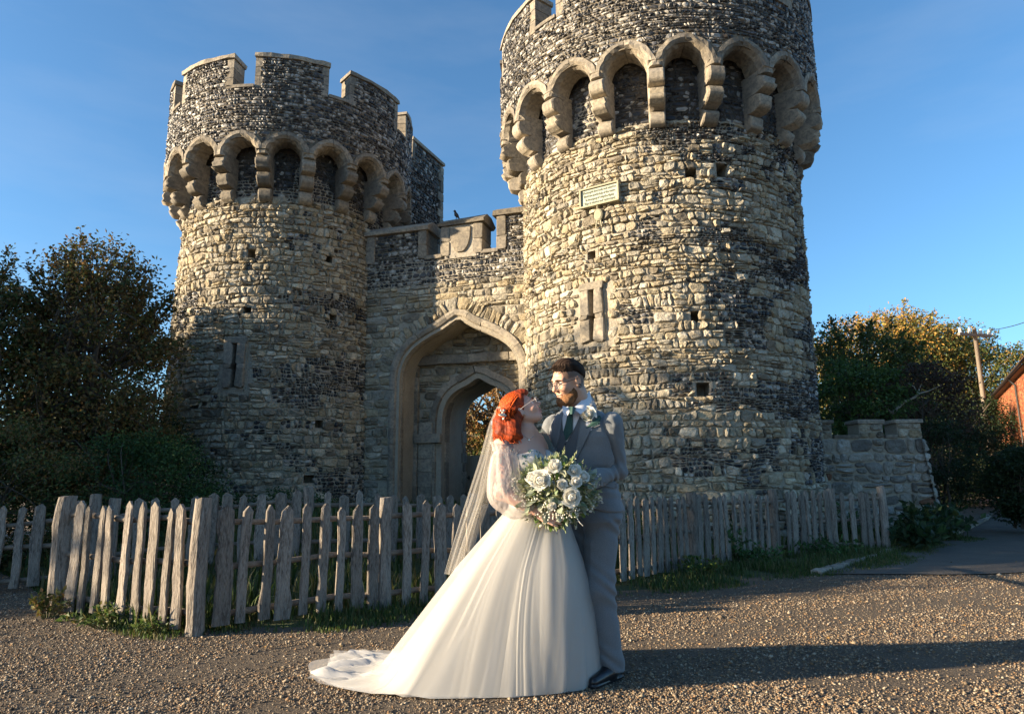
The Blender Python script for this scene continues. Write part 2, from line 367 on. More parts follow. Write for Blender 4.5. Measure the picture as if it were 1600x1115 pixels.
def tower(root, C, Rt, tap, rp, N, crest, gapc, slits, holes, mask, seed, va):
    cx, cy = C; g = rs(seed)
    rad = lambda v: Rt * (1 - tap * v)
    def mapf(u, v, h):
        th = u / Rt; r = rad(v) + h
        return np.stack([cx + r * np.cos(th), cy + r * np.sin(th), v], -1)
    u0, u1 = (va - R(112)) * Rt, (va + R(112)) * Rt
    zb = 0.2
    # core with real recesses
    nu, nv = 210, 120
    U = np.linspace(u0, u1, nu); Vv = np.linspace(zb - 0.4, 10.0, nv); UU, VV = np.meshgrid(U, Vv, indexing='ij')
    P = mapf(UU, VV, 0.012 * (2 * vn(UU * 3, VV * 3, 4) - 1)); F = gridf(nu, nv)
    fc = np.stack([(UU[:-1, :-1] + UU[1:, 1:]) / 2, (VV[:-1, :-1] + VV[1:, 1:]) / 2], -1).reshape(-1, 2)
    keep = np.ones(len(F), bool); recs = []
    for (deg, z, w, h) in holes: recs.append((R(deg) * Rt, z, w, h))
    for (deg, z0, z1) in slits: recs.append((R(deg) * Rt, (z0 + z1) / 2, 0.40, z1 - z0))
    for (u, z, w, h) in recs: keep &= ~((abs(fc[:, 0] - u) < w / 2 + 0.03) & (abs(fc[:, 1] - z) < h / 2 + 0.03))
    mb = MB(); mb.add(P.reshape(-1, 3), [F[keep]])
    a = np.linspace(u1 / Rt, u0 / Rt + 2 * np.pi, 40); zz = np.array([zb - 0.4, 10.0]); th, z2 = np.meshgrid(a, zz, indexing='ij')
    mb.add(np.stack([cx + rad(z2) * np.cos(th), cy + rad(z2) * np.sin(th), z2], -1).reshape(-1, 3), [gridf(40, 2)])
    ring_geo(mb, cx, cy, 0.02, rp - 0.2, 0, 2 * np.pi, 9.35, 9.45, 60)       # floor of the wall walk
    mb.build('shaft', M['mortar'], root)
    for (u, z, w, h) in recs:
        mb = MB(); Rm = frame_at(u / Rt); c = mapf(np.array(u), np.array(z), np.array(-0.24))
        for (ox, oz, sx, sz) in ((-w / 2 - .05, 0, .04, h + .2), (w / 2 + .05, 0, .04, h + .2), (0, h / 2 + .07, w + .1, .04), (0, -h / 2 - .07, w + .1, .04)):
            mb.box(c + Rm @ [ox, 0.05, oz], (sx, .40, sz), Rm)
        mb.box(c + Rm @ [0, -.18, 0], (w + .2, .04, h + .3), Rm)
        mb.build('recess', M['mortar'], root)
    # rubble stones
    Q = coursed(u0, u1, zb, ZCB + 0.12, 0.116, 0.150, seed, 0.05, 0.20)
    c = Q.mean(1); bad = np.zeros(len(Q), bool)
    for (deg, z, w, h) in holes: u = R(deg) * Rt; bad |= inquad(Q, u - w / 2, u + w / 2, z - h / 2, z + h / 2, 0.05)
    for (deg, z0, z1) in slits: u = R(deg) * Rt; bad |= inquad(Q, u - .33, u + .33, z0 - .05, z1 + .05, 0.04)
    Q = Q[~bad]; c = Q.mean(1)
    fm = mask(c[:, 0] / Rt, c[:, 1]) + g.normal(0, 0.05, len(Q))
    isf = fm > 0.525
    fq = subdivide(Q[isf], 2, 2, seed + 3); Q = Q[~isf]; c = Q.mean(1)
    dk = np.clip((mask(c[:, 0] / Rt, c[:, 1]) - 0.36) * 2.2, 0, 1) * g.random(len(Q))
    geo = stone_geo(Q, 0.052, 0.010, mapf, 8, seed + 1, 0.62, 0.76, cols=rag_cols(len(Q), g, dk))
    face = np.cos(c[:, 0] / Rt - va)
    area = (Q[:, 1, 0] - Q[:, 0, 0]) * (Q[:, 3, 1] - Q[:, 0, 1])
    stones_out(geo, root, area * np.clip(face, 0, 1) * (c[:, 1] > 1.2), 300, M['stone'])
    fg = stone_geo(fq, 0.035, 0.010, mapf, 6, seed + 2, 0.85, 0.6, cols=flint_cols(len(fq), g, .2))
    fl = [fg]
    # machicolation
    step = 2 * np.pi / N
    bay = step * rp; ri = bay / 2 - 0.15; ro = ri + 0.17
    def mapp(u, v, h):
        th = u / rp; r = rp + h; return np.stack([cx + r * np.cos(th), cy + r * np.sin(th), v], -1)
    # corbel: three stacked rounded noses
    prof = []; pk = [0.20, 0.20 + (rp - Rt) * 0.42 + .05, rp - rad(ZCB) + 0.05]
    hl = (ZSPR - ZCB) / 3
    for k in range(3):
        for a in np.linspace(-np.pi / 2, np.pi / 2, 9):
            prof.append((pk[k] - hl * 0.5 + hl * 0.5 * math.cos(a), ZCB + hl * (k + .5) + hl * .5 * math.sin(a)))
    prof.append((pk[2] - .02, ZSPR + .10)); prof = np.array(prof)
    wds = [-0.15, -0.125, 0.125, 0.15]
    def corbel_mesh(sd_):
        gg = rs(sd_); nP = len(prof); V = []
        jz = gg.normal(0, 0.012, nP); jr = gg.normal(0, 0.022, nP)
        for wi, w in enumerate(wds):
            pr = prof.copy(); pr[:, 0] += jr - (0.028 if wi in (0, 3) else 0); pr[:, 1] += jz * .5
            r = rad(ZCB) + pr[:, 0]; V.append(np.stack([r, np.full(nP, w), pr[:, 1]], -1))
        for w in (-0.15, 0.15): V.append(np.stack([np.full(nP, rad(ZCB) - 0.05), np.full(nP, w), prof[:, 1]], -1))
        V = np.concatenate(V); i = np.arange(nP - 1); F = []
        V = V.reshape(6, nP, 3); W_ = []
        for (p, q) in ((0, 1), (1, 2), (2, 3), (4, 0), (3, 5)): k = len(W_) * 2 * nP; W_.append(np.concatenate([V[p], V[q]])); F.append(np.stack([k + i, k + nP + i, k + nP + i + 1, k + i + 1], -1))
        return mesh('corbel', np.concatenate(W_), [np.concatenate(F)], M['ashlar'], smooth=True)
    cms = [corbel_mesh(seed + 20 + k) for k in range(4)]
    for k in range(N):
        th = R(crest) + (k + 0.5) * step
        link('corbel', cms[g.integers(4)], root, (cx, cy, 0), (0, 0, th))
    # arch rings, two stones each
    sec = [(ri, -0.42), (ri, -0.10), (ri + 0.05, 0.012), (ri + 0.09, 0.05), (ro, 0.045), (ro, -0.06)]
    def ring_mesh(side, sd_):
        gg = rs(sd_); ph = np.linspace(0.012, np.pi / 2 - 0.012, 9); ph = ph if side > 0 else np.pi - ph[::-1]
        V = np.zeros((9, 6, 3))
        for j, (rh, h) in enumerate(sec):
            rj = rh + gg.normal(0, .008, 9); u = rj * np.cos(ph); v = ZSPR + rj * np.sin(ph) * 1.03 + 0.012 * np.maximum(0, 1 - abs(np.cos(ph)) * 2.2)
            th = u / rp; r = rp + h + gg.normal(0, .006, 9); V[:, j] = np.stack([r * np.cos(th), r * np.sin(th), v], -1)
        F = [gridf(9, 6), np.array([[0, 1, 2, 3, 4, 5], [53, 52, 51, 50, 49, 48]])]
        return mesh('arch_stone', V.reshape(-1, 3), F, M['ashlar'], smooth=False)
    rms = [(ring_mesh(1, seed + 40 + k), ring_mesh(-1, seed + 50 + k)) for k in range(3)]
    for k in range(N):
        pair = rms[g.integers(3)]
        for me in pair: link('arch_stone', me, root, (cx, cy, 0), (0, 0, R(crest) + k * step))
    def lowz(u):     # lower edge of the parapet skin
        ub = (u / rp - R(crest) + step / 2) % step - step / 2; x = abs(ub * rp)
        return ZSPR + np.sqrt(np.maximum((ri + .05) ** 2 - x ** 2, 0)) + np.where(x > ri, 0.02, 0)
    nper = 24; nc = N * nper + 1; U = np.linspace(0, 2 * np.pi * rp, nc); mb = MB()
    zl = lowz(U + 1e-6); rows = np.linspace(0, 1, 5)
    VV = zl[:, None] + (ZSILL - zl[:, None]) * rows; UU = np.repeat(U[:, None], 5, 1)
    mb.add(mapp(UU, VV, 0 * UU).reshape(-1, 3), [gridf(nc, 5)])
    mb.add(mapp(UU, VV, 0 * UU - 0.42).reshape(-1, 3), [gridf(nc, 5)[:, ::-1]])
    for hz, fl_ in ((VV[:, -1], 0), (VV[:, 0], 1)):
        P = np.stack([mapp(U, hz, 0 * U), mapp(U, hz, 0 * U - 0.42)], 1); mb.add(P.reshape(-1, 3), [gridf(nc, 2) if fl_ else gridf(nc, 2)[:, ::-1]])
    mb.build('parapet', M['flint_mortar'], root)
    # crenellations: nine merlons, with copings and dressed quoins
    for k in range(9):
        ac = R(gapc + 20 + 40 * k); hw = R(15)
        mb = MB(); ring_geo(mb, cx, cy, rp - 0.42, rp, ac - hw, ac + hw, ZSILL - 0.02, ZMER, 10)
        m = mb.build('merlon', M['flint_mortar'], root)
        mb = MB(); ring_geo(mb, cx, cy, rp - 0.47, rp + 0.05, ac - hw - .012, ac + hw + .012, ZMER + .002, ZMER + 0.10, 10)
        V = mb.V[0]; V[:] += rs(seed + k).normal(0, .008, V.shape); mb.build('coping', M['ashlar'], m)
        for sgn in (-1, 1):
            zz = ZSILL
            for q, hgt in enumerate((0.28, 0.24, 0.22)):
                w = (0.17, 0.11, 0.15)[q]; mb = MB(); a = sorted((ac + sgn * (hw + .004), ac + sgn * (hw - w / rp)))
                ring_geo(mb, cx, cy, rp - 0.43, rp + 0.014, a[0], a[1], zz + .006, zz + hgt - .006, 3); zz += hgt
                mb.build('quoin', M['ashlar'], m)
        mb = MB(); ring_geo(mb, cx, cy, rp - 0.46, rp + 0.045, ac + hw + .008, ac + R(40) - hw - .008, ZSILL + .002, ZSILL + 0.075, 4)
        mb.build('sill', M['ashlar'], root)
    # flint facing of parapet, merlons and recesses
    Q = coursed(u0 / Rt * rp, u1 / Rt * rp, ZSPR - 0.1, ZMER, 0.066, 0.082, seed + 5, 0.02, 0.1); c = Q.mean(1)
    lz = lowz(c[:, 0]); ub = abs((c[:, 0] / rp - R(crest) + step / 2) % step - step / 2) * rp
    archo = ZSPR + np.sqrt(np.maximum((ro + .02) ** 2 - ub ** 2, 0))
    ok = (c[:, 1] > archo + .02) & ((ub < ro) | (c[:, 1] > ZSPR + .2))
    gm = abs((np.degrees(c[:, 0] / rp) - gapc - 20 + 20) % 40 - 20)
    ok &= (c[:, 1] < ZSILL - 0.02) | (gm < 12.6)
    Q = Q[ok]; fl.append(stone_geo(Q, 0.026, 0.011, mapp, 6, seed + 6, 0.9, 0.55, cols=flint_cols(len(Q), g, .38), cvar=.2))
    Q = coursed(u0, u1, ZCB + 0.14, 9.3, 0.075, 0.095, seed + 7, 0.02, 0.1)
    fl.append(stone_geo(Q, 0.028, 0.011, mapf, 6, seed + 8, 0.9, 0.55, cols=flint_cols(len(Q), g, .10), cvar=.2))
    mb = MB(); ring_geo(mb, cx, cy, rad(8.4) - .1, rad(8.4) + .008, 0, 2 * np.pi, ZCB + .16, 9.36, 90); mb.build('shaft_neck', M['recess_shade_mortar'], root)
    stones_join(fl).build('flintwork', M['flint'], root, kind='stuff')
    # arrow slits: dressed jambs with a notch half way
    for (deg, z0, z1) in slits:
        th = R(deg); Rm = frame_at(th); zm = (z0 + z1) / 2 + .02
        part = empty('arrow_slit', (0, 0, 0), root)
        k = 0
        for sgn in (-1, 1):
            for (a, b, ins) in ((z0, zm - .09, 0.058), (zm - .09, zm, 0.085), (zm, z1, 0.058)):
                w = 0.235 - ins; cc = mapf(np.array(th * Rt), np.array((a + b) / 2), np.array(-0.06)) + Rm @ [sgn * (ins + w / 2), 0, 0]
                rough_block(cc, (w, 0.26, b - a - .008), Rm, seed + 70 + k, M['ashlar'], 'jamb', part, 0.02); k += 1
        cc = mapf(np.array(th * Rt), np.array(z1 + .075), np.array(-0.06)); rough_block(cc, (.50, .26, .12), Rm, seed + 80, M['ashlar'], 'lintel', part, 0.02)
    return mapf

LC = np.array([-5.853, 17.512]); RC = np.array([3.272, 14.625])
TL = tag(empty('round_tower'), 'round stone castle tower left of the gateway, dark shrubs at its foot', 'castle tower', 'twin round towers of the gatehouse')
TR = tag(empty('round_tower'), 'round stone castle tower behind the groom, with a small inscribed plaque', 'castle tower', 'twin round towers of the gatehouse')
def maskL(th, v):
    d = np.degrees(th); m = fbm(th * 3.4, v * 1.7, 2)
    return m * 0.75 + 0.16 * np.exp(-((v - 3.35) / .5) ** 2) * sstep(-85, -50, d) + 0.13 * sstep(3, 0.8, v) * sstep(-75, -35, d) + 0.10 * np.exp(-((v - 3.6) / .25) ** 2) + .04 * sstep(-60, -30, d)
def maskR(th, v):
    d = np.degrees(th); m = fbm(th * 3.2, v * 2.0, 31)
    return m * 0.74 + 0.15 * sstep(-112, -80, d) * (0.55 + .45 * np.sin(v * 5.2)) + 0.15 * np.exp(-((v - 2.55) / .42) ** 2) * sstep(-120, -98, d) + .07 * sstep(-60, -30, d) - .04 * sstep(-110, -130, d)
mapL = tower(TL, LC, 2.75, 0.0086, 3.10, 19, -75.4, -94.5, [(-94.6, 3.23, 4.2)],
             [(-90.5, 6.28, .16, .13), (-52.4, 6.32, .15, .13), (-49.5, 4.94, .15, .13), (-90.7, 4.95, .15, .12), (-54.5, 2.46, .15, .14), (-58.3, 1.26, .2, .16)], maskL, 100, R(-71.5))
mapR = tower(TR, RC, 2.926, 0.0, 3.45, 20, -91.9, -57.6, [(-127.5, 3.65, 4.62)],
             [(-78.6, 6.68, .19, .21), (-90.0, 6.61, .16, .14), (-91.1, 3.95, .14, .13), (-90.3, 2.68, .2, .15), (-127.1, 5.3, .13, .13)], maskR, 300, R(-102.6))

# straight flank of the far tower, running back from it
def flank():
    p0 = np.array([-3.25, 17.9]); p1 = np.array([-2.17, 20.5]); d = (p1 - p0) / np.linalg.norm(p1 - p0); L = np.linalg.norm(p1 - p0); nn = np.array([d[1], -d[0]])
    zt = 11.05
    mf = lambda u, v, h: np.stack([p0[0] + d[0] * u + nn[0] * h, p0[1] + d[1] * u + nn[1] * h, v], -1)
    Rm = np.array([[d[0], nn[0], 0], [d[1], nn[1], 0], [0, 0, 1]])
    fl = empty('flank_wall', (0, 0, 0), TL); mb = MB()
    mb.box([*(p0 + d * L / 2 - nn * .3), zt / 2 - .3], (L, .6, zt - .6), Rm); mb.box([*(p0 + d * (.95 + (L - .95) / 2) - nn * .3), zt - .3], (L - .95, .6, .62), Rm)
    mb.build('flank_core', M['flint_mortar'], fl)
    Q = coursed(0, L - .2, 0.5, zt, 0.075, 0.1, 77, .02, .1); c = Q.mean(1); Q = Q[(c[:, 1] < zt - .62) | (c[:, 0] > 1.1)]
    stones_join([stone_geo(Q, .03, .011, mf, 6, 78, .9, .55, cols=flint_cols(len(Q), rs(5), .12), cvar=.2)]).build('flint_facing', M['flint'], fl, kind='stuff')
    z = .5; k = 0
    while z < zt - .1:
        h = rs(900 + k).uniform(.24, .36); w = (.2, .34)[k % 2]; h = min(h, zt - z)
        rough_block(np.array([*(p0 + d * (L - w / 2 + .02) - nn * .28), z + h / 2]), (w, .66, h - .012), Rm, 900 + k, M['ashlar'], 'quoin', fl, .012); z += h; k += 1
    rough_block(np.array([*(p0 + d * 1.0 - nn * .29), zt - .29]), (.15, .66, .56), Rm, 980, M['ashlar'], 'quoin', fl, .012)
    rough_block(np.array([*(p0 + d * (.95 + (L - .9) / 2) - nn * .3), zt + .06]), (L - .85, .74, .1), Rm, 981, M['ashlar'], 'coping', fl, .012)
flank()

# ------------------------------------------------------------------ gateway between the towers
GE = (RC - LC) / np.linalg.norm(RC - LC); GN = np.array([GE[1], -GE[0]])
GR = np.array([[GE[0], GN[0], 0], [GE[1], GN[1], 0], [0, 0, 1]])
def gmap(off):
    return lambda u, v, h: np.stack([LC[0] + GE[0] * u + GN[0] * (off + h), LC[1] + GE[1] * u + GN[1] * (off + h), v], -1)
def gp(u, off, v): return np.array([LC[0] + GE[0] * u + GN[0] * off, LC[1] + GE[1] * u + GN[1] * off, v])
def archz(x, half, spring, rise, n=1.75, point=0.0):
    # four-centred arch: tight haunches, then nearly straight up to a low point
    t = np.clip(abs(x) / half, 0, 1); e = 1.14 * rise * np.sqrt(1 - t ** 2.15); l = rise * (1 - (.44 if n < 1.78 else .27) * t); k = .55 * rise; h = np.maximum(k - abs(e - l), 0) / k
    return spring + np.maximum(np.minimum(e, l) - h * h * k * .25 * sstep(.0, .35, t), 0)
def arch_plate(mb, s0, s1, z0, z1, off0, off1, cs, half, spring, rise, n, nn=40):
    """wall with an arched opening, from off0 (front) back to off1"""
    a = np.linspace(-1, 1, nn); x = cs + half * np.sin(a * np.pi / 2); zc = archz(x - cs, half, spring, rise, n)
    m0, m1 = gmap(off0), gmap(off1)
    for m, fl in ((m0, 1), (m1, -1)):
        P = np.stack([m(x, zc, 0 * x), m(x, 0 * x + z1, 0 * x)], 1); mb.add(P.reshape(-1, 3), [gridf(nn, 2)[:, ::fl]])
        for (u0, u1) in ((s0, cs - half), (cs + half, s1)):
            P = np.array([m(np.array(u), np.array(v), np.array(0.)) for u, v in ((u0, z0), (u1, z0), (u1, z1), (u0, z1))]); mb.add(P, [np.array([[0, 1, 2, 3][::fl]])])
    path_u = np.concatenate([[cs - half], x, [cs + half]]); path_z = np.concatenate([[z0], zc, [z0]])
    P = np.stack([m0(path_u, path_z, 0 * path_u), m1(path_u, path_z, 0 * path_u)], 1); mb.add(P.reshape(-1, 3), [gridf(len(path_u), 2)])
    P = np.array([m0(np.array(s0), np.array(z1), np.array(0.)), m0(np.array(s1), np.array(z1), np.array(0.)), m1(np.array(s1), np.array(z1), np.array(0.)), m1(np.array(s0), np.array(z1), np.array(0.))]); mb.add(P, [np.array([[0, 1, 2, 3]])])
GATE = tag(empty('gateway'), 'stone gateway with a pointed arch between the two round towers', 'gateway')
OC, OH, OS, ORI = 4.99, 1.46, 3.43, 1.46       # outer arch: centre, half width, springing, rise
IC, IH, IS, IRI = 5.15, 0.93, 2.50, 1.12       # inner arch
mb = MB(); arch_plate(mb, 2.2, 7.4, 0.2, 6.42, 0.5, -0.4, OC, OH, OS, ORI, 1.75)
mb.build('front_wall', M['mortar'], GATE)
mb = MB(); arch_plate(mb, 2.2, 7.4, 0.2, 5.6, -0.402, -1.9, IC, IH, IS, IRI, 1.8)
mb.build('inner_wall', M['mortar'], GATE)
g = rs(55)
def stone_panel(cells, off, par, limit, seed, K=9, d=.045, smat='stone', cols=None, rest='rubble', dark=None):
    geo = stone_geo(cells, d, .011, gmap(off), K, seed, .55, .7, cols=cols)
    ar = (cells[:, 1, 0] - cells[:, 0, 0]) * (cells[:, 3, 1] - cells[:, 0, 1]); vis = (cells.mean(1)[:, 0] > 3.0) & (cells.mean(1)[:, 0] < 6.7)
    stones_out(geo, par, ar * vis, limit, M[smat], rest=rest)
def clear(Q, cs, half, spring, rise, n, band):
    c = Q.mean(1); x = c[:, 0] - cs; z = archz(x, half + band, spring, rise + band, n)
    return ~((abs(x) < half + band) & (c[:, 1] < np.where(abs(x) < half + band, z, 0)))
Q = coursed(2.6, 7.2, 0.3, 5.78, 0.15, 0.25, 41, .03); Q = Q[clear(Q, OC, OH, OS, ORI, 1.75, .26)]
hole = inquad(Q, 3.42, 3.56, 5.6, 5.74, .06); Q = Q[~hole]; c = Q.mean(1)
vb = clear(Q, OC, OH, OS, ORI, 1.75, .56) | (c[:, 1] < OS + .1)
cols = rag_cols(len(Q), g) * 0.93
stone_panel(Q[vb], .5, GATE, 150, 42, cols=cols[vb])
# radiating voussoirs over the arch
def arc_cells(cs, half, spring, rise, n, b0, b1, w):
    t = np.linspace(-1, 1, 400); x = half * np.sin(t * np.pi / 2); z = archz(x, half, spring, rise, n)
    P = np.stack([cs + x, z], -1); T = np.gradient(P, axis=0); T /= np.linalg.norm(T, axis=1)[:, None]; Nn = np.stack([-T[:, 1], T[:, 0]], -1)
    s = np.concatenate([[0], np.cumsum(np.linalg.norm(np.diff(P, axis=0), axis=1))]); k = max(2, int(s[-1] / w)); ss = np.linspace(0, s[-1], k + 1)
    f = lambda a, b: np.stack([np.interp(ss, s, (P + Nn * b)[:, i]) for i in (0, 1)], -1)
    lo, hi = f(0, b0), f(0, b1)
    return np.stack([lo[:-1], lo[1:], hi[1:], hi[:-1]], 1)
VQ = arc_cells(OC, OH, OS, ORI, 1.75, .24, .56, .12); VQ = VQ + rs(3).normal(0, .02, VQ.shape)
VQ = VQ[VQ.mean(1)[:, 1] > OS + .15]
geo = stone_geo(VQ, .05, .012, gmap(.5), 9, 43, .5, .78, cols=rag_cols(len(VQ), g) * .9)
stones_out(geo, GATE, np.ones(len(VQ)), 300, M['stone'], name='voussoir')
# flint band below the battlements
Q = coursed(2.6, 7.2, 5.76, 6.42, 0.075, 0.095, 44, .02, .1)
fl = [stone_geo(Q, .028, .011, gmap(.5), 6, 45, .9, .55, cols=flint_cols(len(Q), g, .33), cvar=.2)]
# moulded outer arch and its jamb, in blocks
def moulding(par, cs, half, spring, rise, n, zbase, off, prof, wblk, name, seed):
    t = np.linspace(-1, 1, 160); x = half * np.sin(t * np.pi / 2); z = archz(x, half, spring, rise, n)
    nb = int((spring - zbase) / .06); P = np.concatenate([np.stack([np.full(nb, -half), np.linspace(zbase, spring, nb, endpoint=False)], -1), np.stack([x, z], -1), np.stack([np.full(nb, half), np.linspace(spring, zbase, nb + 1)[1:]], -1)])
    T = np.gradient(P, axis=0); T /= np.linalg.norm(T, axis=1)[:, None]; Nn = np.stack([-T[:, 1], T[:, 0]], -1)
    s = np.concatenate([[0], np.cumsum(np.linalg.norm(np.diff(P, axis=0), axis=1))]); k = int(s[-1] / wblk); ed = np.linspace(0, s[-1], k + 1); gg = rs(seed); ed[1:-1] += gg.normal(0, wblk * .08, k - 1)
    m = gmap(off)
    for i in range(k):
        ss = np.linspace(ed[i] + .004, ed[i + 1] - .004, 5); V = []
        for (b, h) in prof:
            q = [np.interp(ss, s, (P + Nn * b)[:, j]) for j in (0, 1)]; V.append(m(q[0] + cs + gg.normal(0, .005), q[1], np.full(5, h + gg.normal(0, .006))))
        V = np.stack(V, 1); kk = len(prof)
        link(name, mesh(name, V.reshape(-1, 3), [gridf(5, kk), np.array([list(range(kk))[::-1], list(range(4 * kk, 5 * kk))])], M['ashlar']), par)
moulding(GATE, OC, OH, OS, ORI, 1.75, .3, .5, [(-.02, -.22), (-.02, -.10), (.06, -.02), (.10, .05), (.17, .07), (.24, .065), (.25, -.02)], .42, 'arch_stone', 46)
moulding(GATE, IC, IH, IS, IRI, 1.8, .3, -.40, [(-.02, -.45), (-.02, -.22), (.13, -.02), (.15, .05), (.30, .06), (.33, -.02)], .46, 'inner_arch_stone', 47)
# inner wall facing, square label frame, imposts
Q = coursed(3.2, 6.9, 0.3, 5.0, 0.15, 0.25, 48, .03); Q = Q[clear(Q, IC, IH, IS, IRI, 1.8, .33)]; c = Q.mean(1)
Q = Q[((c[:, 1] > 4.2) | (c[:, 0] < 3.4) | (c[:, 0] > 3.66))]
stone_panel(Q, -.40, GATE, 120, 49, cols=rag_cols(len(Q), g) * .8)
z = .3; k = 0
while z < 4.0:
    h = rs(k).uniform(.3, .45); rough_block(gp(3.52, -.36, z + h / 2), (.21, .14, h - .008), GR, 120 + k, M['ashlar'], 'frame_stone', GATE, .01, .025)
    if z > 2.1 or True: rough_block(gp(3.86 if z > 2.3 else 3.83, -.37, z + h / 2), (.36 if z < 2.3 else .1, .1, h - .008), GR, 160 + k, M['ashlar'], 'frame_stone', GATE, .01, .02) if z < 2.3 else None
    z += h; k += 1
u = 3.42; k = 0
while u < 6.8:
    w = rs(k + 9).uniform(.45, .8); rough_block(gp(u + w / 2, -.33, 4.08), (w - .008, .22, .2), GR, 140 + k, M['ashlar'], 'frame_stone', GATE, .02, .03); u += w; k += 1
rough_block(gp(3.9, -.33, 2.2), (.68, .2, .2), GR, 180, M['ashlar'], 'impost', GATE, .012, .03)
# far end of the passage: pale quoins
for sgn, uu in ((-1, IC - IH), (1, IC + IH)):
    z = .3; k = 0
    while z < 2.5:
        h = rs(k + 30).uniform(.22, .36); rough_block(gp(uu + sgn * .12, -1.86, z + h / 2), (.28, (.14, .3)[k % 2], h - .01), GR, 190 + k, M['ashlar'], 'quoin', GATE, .01, .02); z += h; k += 1
# battlements of the gateway
for (a, b, zt, shield) in ((2.6, 4.17, 7.12, 0), (4.58, 5.58, 7.14, 1), (5.98, 7.3, 7.24, 0)):
    mg = empty('merlon', (0, 0, 0), GATE)
    mb = MB(); mb.box(gp((a + b) / 2, .22, (6.4 + zt) / 2), (b - a, .56, zt - 6.4), GR); mb.build('merlon_core', M['flint_mortar'], mg)
    Q = coursed(a, b, 6.4, zt, 0.075, 0.095, int(a * 10), .02, .1)
    if not shield: fl.append(stone_geo(Q, .028, .011, gmap(.5), 6, 50, .9, .55, cols=flint_cols(len(Q), g, .3), cvar=.2))
    for uu in (a, b):
        zz = 6.42
        for h in (.34, zt - 6.76): rough_block(gp(uu + (.09 if uu == a else -.09), .22, zz + h / 2), (.22, .66, h - .01), GR, int(uu * 100) + int(h * 50), M['ashlar'], 'quoin', mg, .015, .03); zz += h
    # weathered coping with a sloping back
    V = np.array([gp(uu, oo, zt + hh) for uu in (a - .09, b + .09) for (oo, hh) in ((.60, .004), (.62, .09), (.34, .26), (.10, .26), (-.16, .09), (-.14, .004))]) + rs(int(a * 7)).normal(0, .012, (12, 3))
    F = [np.array([[i, (i + 1) % 6, 6 + (i + 1) % 6, 6 + i] for i in range(6)]), np.array([[5, 4, 3, 2, 1, 0], [6, 7, 8, 9, 10, 11]])]
    link('coping', mesh('coping', V, F, M['ashlar']), mg)
    if shield:
        rough_block(gp(5.06, .50, 6.74), (.80, .06, .80), GR, 333, M['shieldstone'] if 'shieldstone' in M else M['ashlar'], 'shield_panel', mg, .004, .015)
        t = np.linspace(0, 1, 12); hw = .27 * np.sqrt(np.clip(1 - (t * .98) ** 2.6, 0, 1)); ys = 7.08 - t * .62
        out = [(5.06 - w, y) for w, y in zip(hw, ys)] + [(5.06 + w, y) for w, y in zip(hw[::-1], ys[::-1])]
        n = len(out); V = np.array([gp(u, .53, z) for u, z in out] + [gp(5.06 + (u - 5.06) * .93, .575, 6.8 + (z - 6.8) * .95) for u, z in out])
        F = [np.array([[i, (i + 1) % n, n + (i + 1) % n, n + i] for i in range(n)]), np.array([list(range(n, 2 * n))])]
        link('shield', mesh('shield', V, F, M['ashlar']), mg)
for (a, b) in ((4.17, 4.58), (5.58, 5.98)): rough_block(gp((a + b) / 2, .22, 6.43), (b - a + .02, .66, .09), GR, int(a * 77), M['ashlar'], 'sill', GATE, .012, .03)
stones_join(fl).build('flintwork', M['flint'], GATE, kind='stuff')

